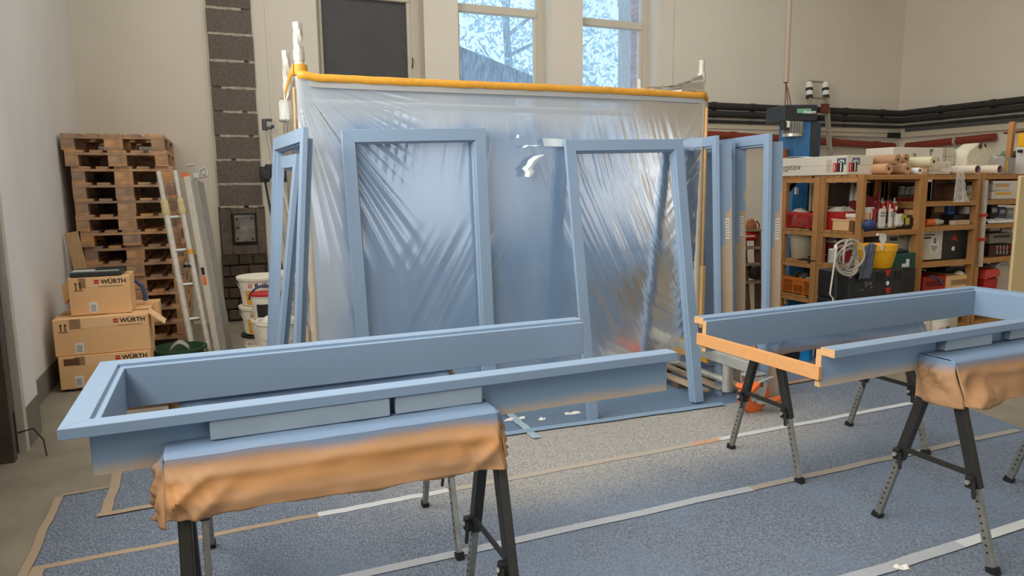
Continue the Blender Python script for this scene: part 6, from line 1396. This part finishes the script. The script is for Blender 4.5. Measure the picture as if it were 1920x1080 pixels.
for p, q in ((la, la2), (lb, lb2)):
    d_ = (q-p)/(p[2]-q[2]); e = p+d_*p[2]
    MB().beam(p, e, .03, .075, (0, 1, 0)).build('rail', mat('dull_alu_rail', (176, 168, 152), .5, .5), t)
    mb_ = MB(); mb_.tube([p+d_*(.03*i-.03) for i in range(9)], [.04, .05, .046, .05, .044, .05, .045, .05, .042], 10).build('cloth_wrap', M_paperw, t, smooth=True); MB().tube([p+d_*.06, p+d_*.10], .053, 10).tube([p+d_*.17, p+d_*.21], .053, 10).build('tape_ring', M_black, t)
for k in range(12):
    z_ = .3+.245*k; f0, f1 = la+(la2-la)/(la[2]-la2[2])*(la[2]-z_), lb+(lb2-lb)/(lb[2]-lb2[2])*(lb[2]-z_); MB().tube([f0, f1], .017, 8).build('rung', mat('dull_alu_rail', (176, 168, 152), .5, .5), t, smooth=True)
MB().box(tuple(lb+(lb2-lb)*.33+np.array([-.08, -.04, 0])), (.12, .05, .14)).build('red_hook', mat('rusty_red', (110, 50, 44), .6), t)
# step ladder and red things behind the upright casings
t = thing('wooden_steps', 'old wooden step ladder seen between the upright casings', 'step ladder', (5.0, 6.2, 0)); k_ = 7.2
def SP(px, py): return Vector(aD(px, py, k_))
tL, tR = SP(1392, 430), SP(1420, 430)
MB().beam(tL, SP(1402, 600), .03, .07, (0, 1, 0)).beam(tR, SP(1404, 560)*0+tR+Vector((.06, 0, -tR.z)), .03, .07, (0, 1, 0)).build('stile', M_brown, t); MB().beam(tL+Vector((-.05, 0, 0)), tL+Vector((-.12, 0, -tL.z)), .03, .07, (0, 1, 0)).build('stile', M_brown, t)
for py in (432, 465, 496, 529): a, b = SP(1390, py), SP(1424, py-1); MB().beam(a, b, .12, .022).build('tread', mat('worn_tread', (140, 116, 90), .8, var=.2, scale=12), t)
a = SP(1408, 425); t = thing('leather_bag', 'brown leather tool pouch on top of the wooden steps', 'pouch', tuple(a)); MB().grid(14, 10, lambda u, v: (a.x+.07*math.sin(v*1.6)*math.cos(u*6.283), a.y+.05*math.sin(v*1.6)*math.sin(u*6.283), a.z-.03+.11*math.cos(v*1.6)+.012*fbm(u*5, v*4, 1, 3))).build('pouch_body', mat('brown_leather', (150, 84, 44), .7), t, smooth=True); MB().tube([(a.x+.05, a.y-.02, a.z+.06), (a.x+.09, a.y-.02, a.z+.02), (a.x+.09, a.y-.02, a.z-.25)], .009, 6).build('strap', mat('brown_leather', (150, 84, 44), .7), t)
a = SP(1403, 443); t = thing('red_case', 'red case with white lettering on the second tread of the steps', 'case', tuple(a)); MB().box(tuple(a), (.21, .1, .09)).build('case_body', M_red, t, bevel=.02); MB().box((a.x-.02, a.y-.052, a.z+.005), (.12, .003, .014)).build('white_lettering', M_paperw, t)
a = SP(1414, 508); t = thing('black_bag', 'black bag hanging on the wooden steps', 'bag', tuple(a)); MB().box(tuple(a), (.12, .12, .16)).build('bag_body', M_black, t, bevel=.03); MB().tube([a+Vector((-.06, -.05, .05)), a+Vector((-.09, -.06, 0)), a+Vector((-.06, -.06, -.08))], .006, 6).build('strap', M_black, t)
t = thing('brown_partition', 'tall brown panel behind the leftmost upright casing', 'panel', (4.2, 5.5, 0)); a, b = aD(1318, 322, 6.6), aD(1334, 322, 6.6); MB().bx(a[0]-.25, b[0]+.06, a[1], a[1]+.03, 0, a[2]).build('panel_board', M_brown, t); MB().bx(a[0]-.25, b[0]+.06, a[1]-.004, a[1], a[2]-.02, a[2]).build('panel_edge', M_sand, t)
a = aD(1330, 495, 6.2); t = thing('red_barrel', 'red plastic container between the tent and the upright casings', 'container', tuple(a)); MB().bx(a[0]-.12, a[0]+.24, a[1], a[1]+.25, a[2]+.0-.12, a[2]+.16).build('container_body', M_red, t, bevel=.03); MB().bx(a[0]-.12, a[0]+.24, a[1]-.006, a[1], a[2]+.08, a[2]+.1).build('container_rib', mat('light_red_plastic', (208, 66, 54), .5), t); zq = a[2]-.12
t = thing('work_bench', 'dark low bench carrying the red container', 'bench', (a[0], a[1], 0)); MB().bx(a[0]-.2, a[0]+.3, a[1]-.03, a[1]+.3, zq-.18, zq).build('bench_top', M_black, t); MB().bx(a[0]-.2, a[0]+.3, a[1]-.04, a[1]-.03, zq-.32, zq-.18).build('white_panel', M_white, t); MB().bx(a[0]-.18, a[0]+.28, a[1], a[1]+.28, 0, zq-.18).build('bench_body', M_brown, t)

for o in bpy.data.objects:
    if o.name.startswith(('back_partition', 'brown_partition')): o['kind'] = 'thing'
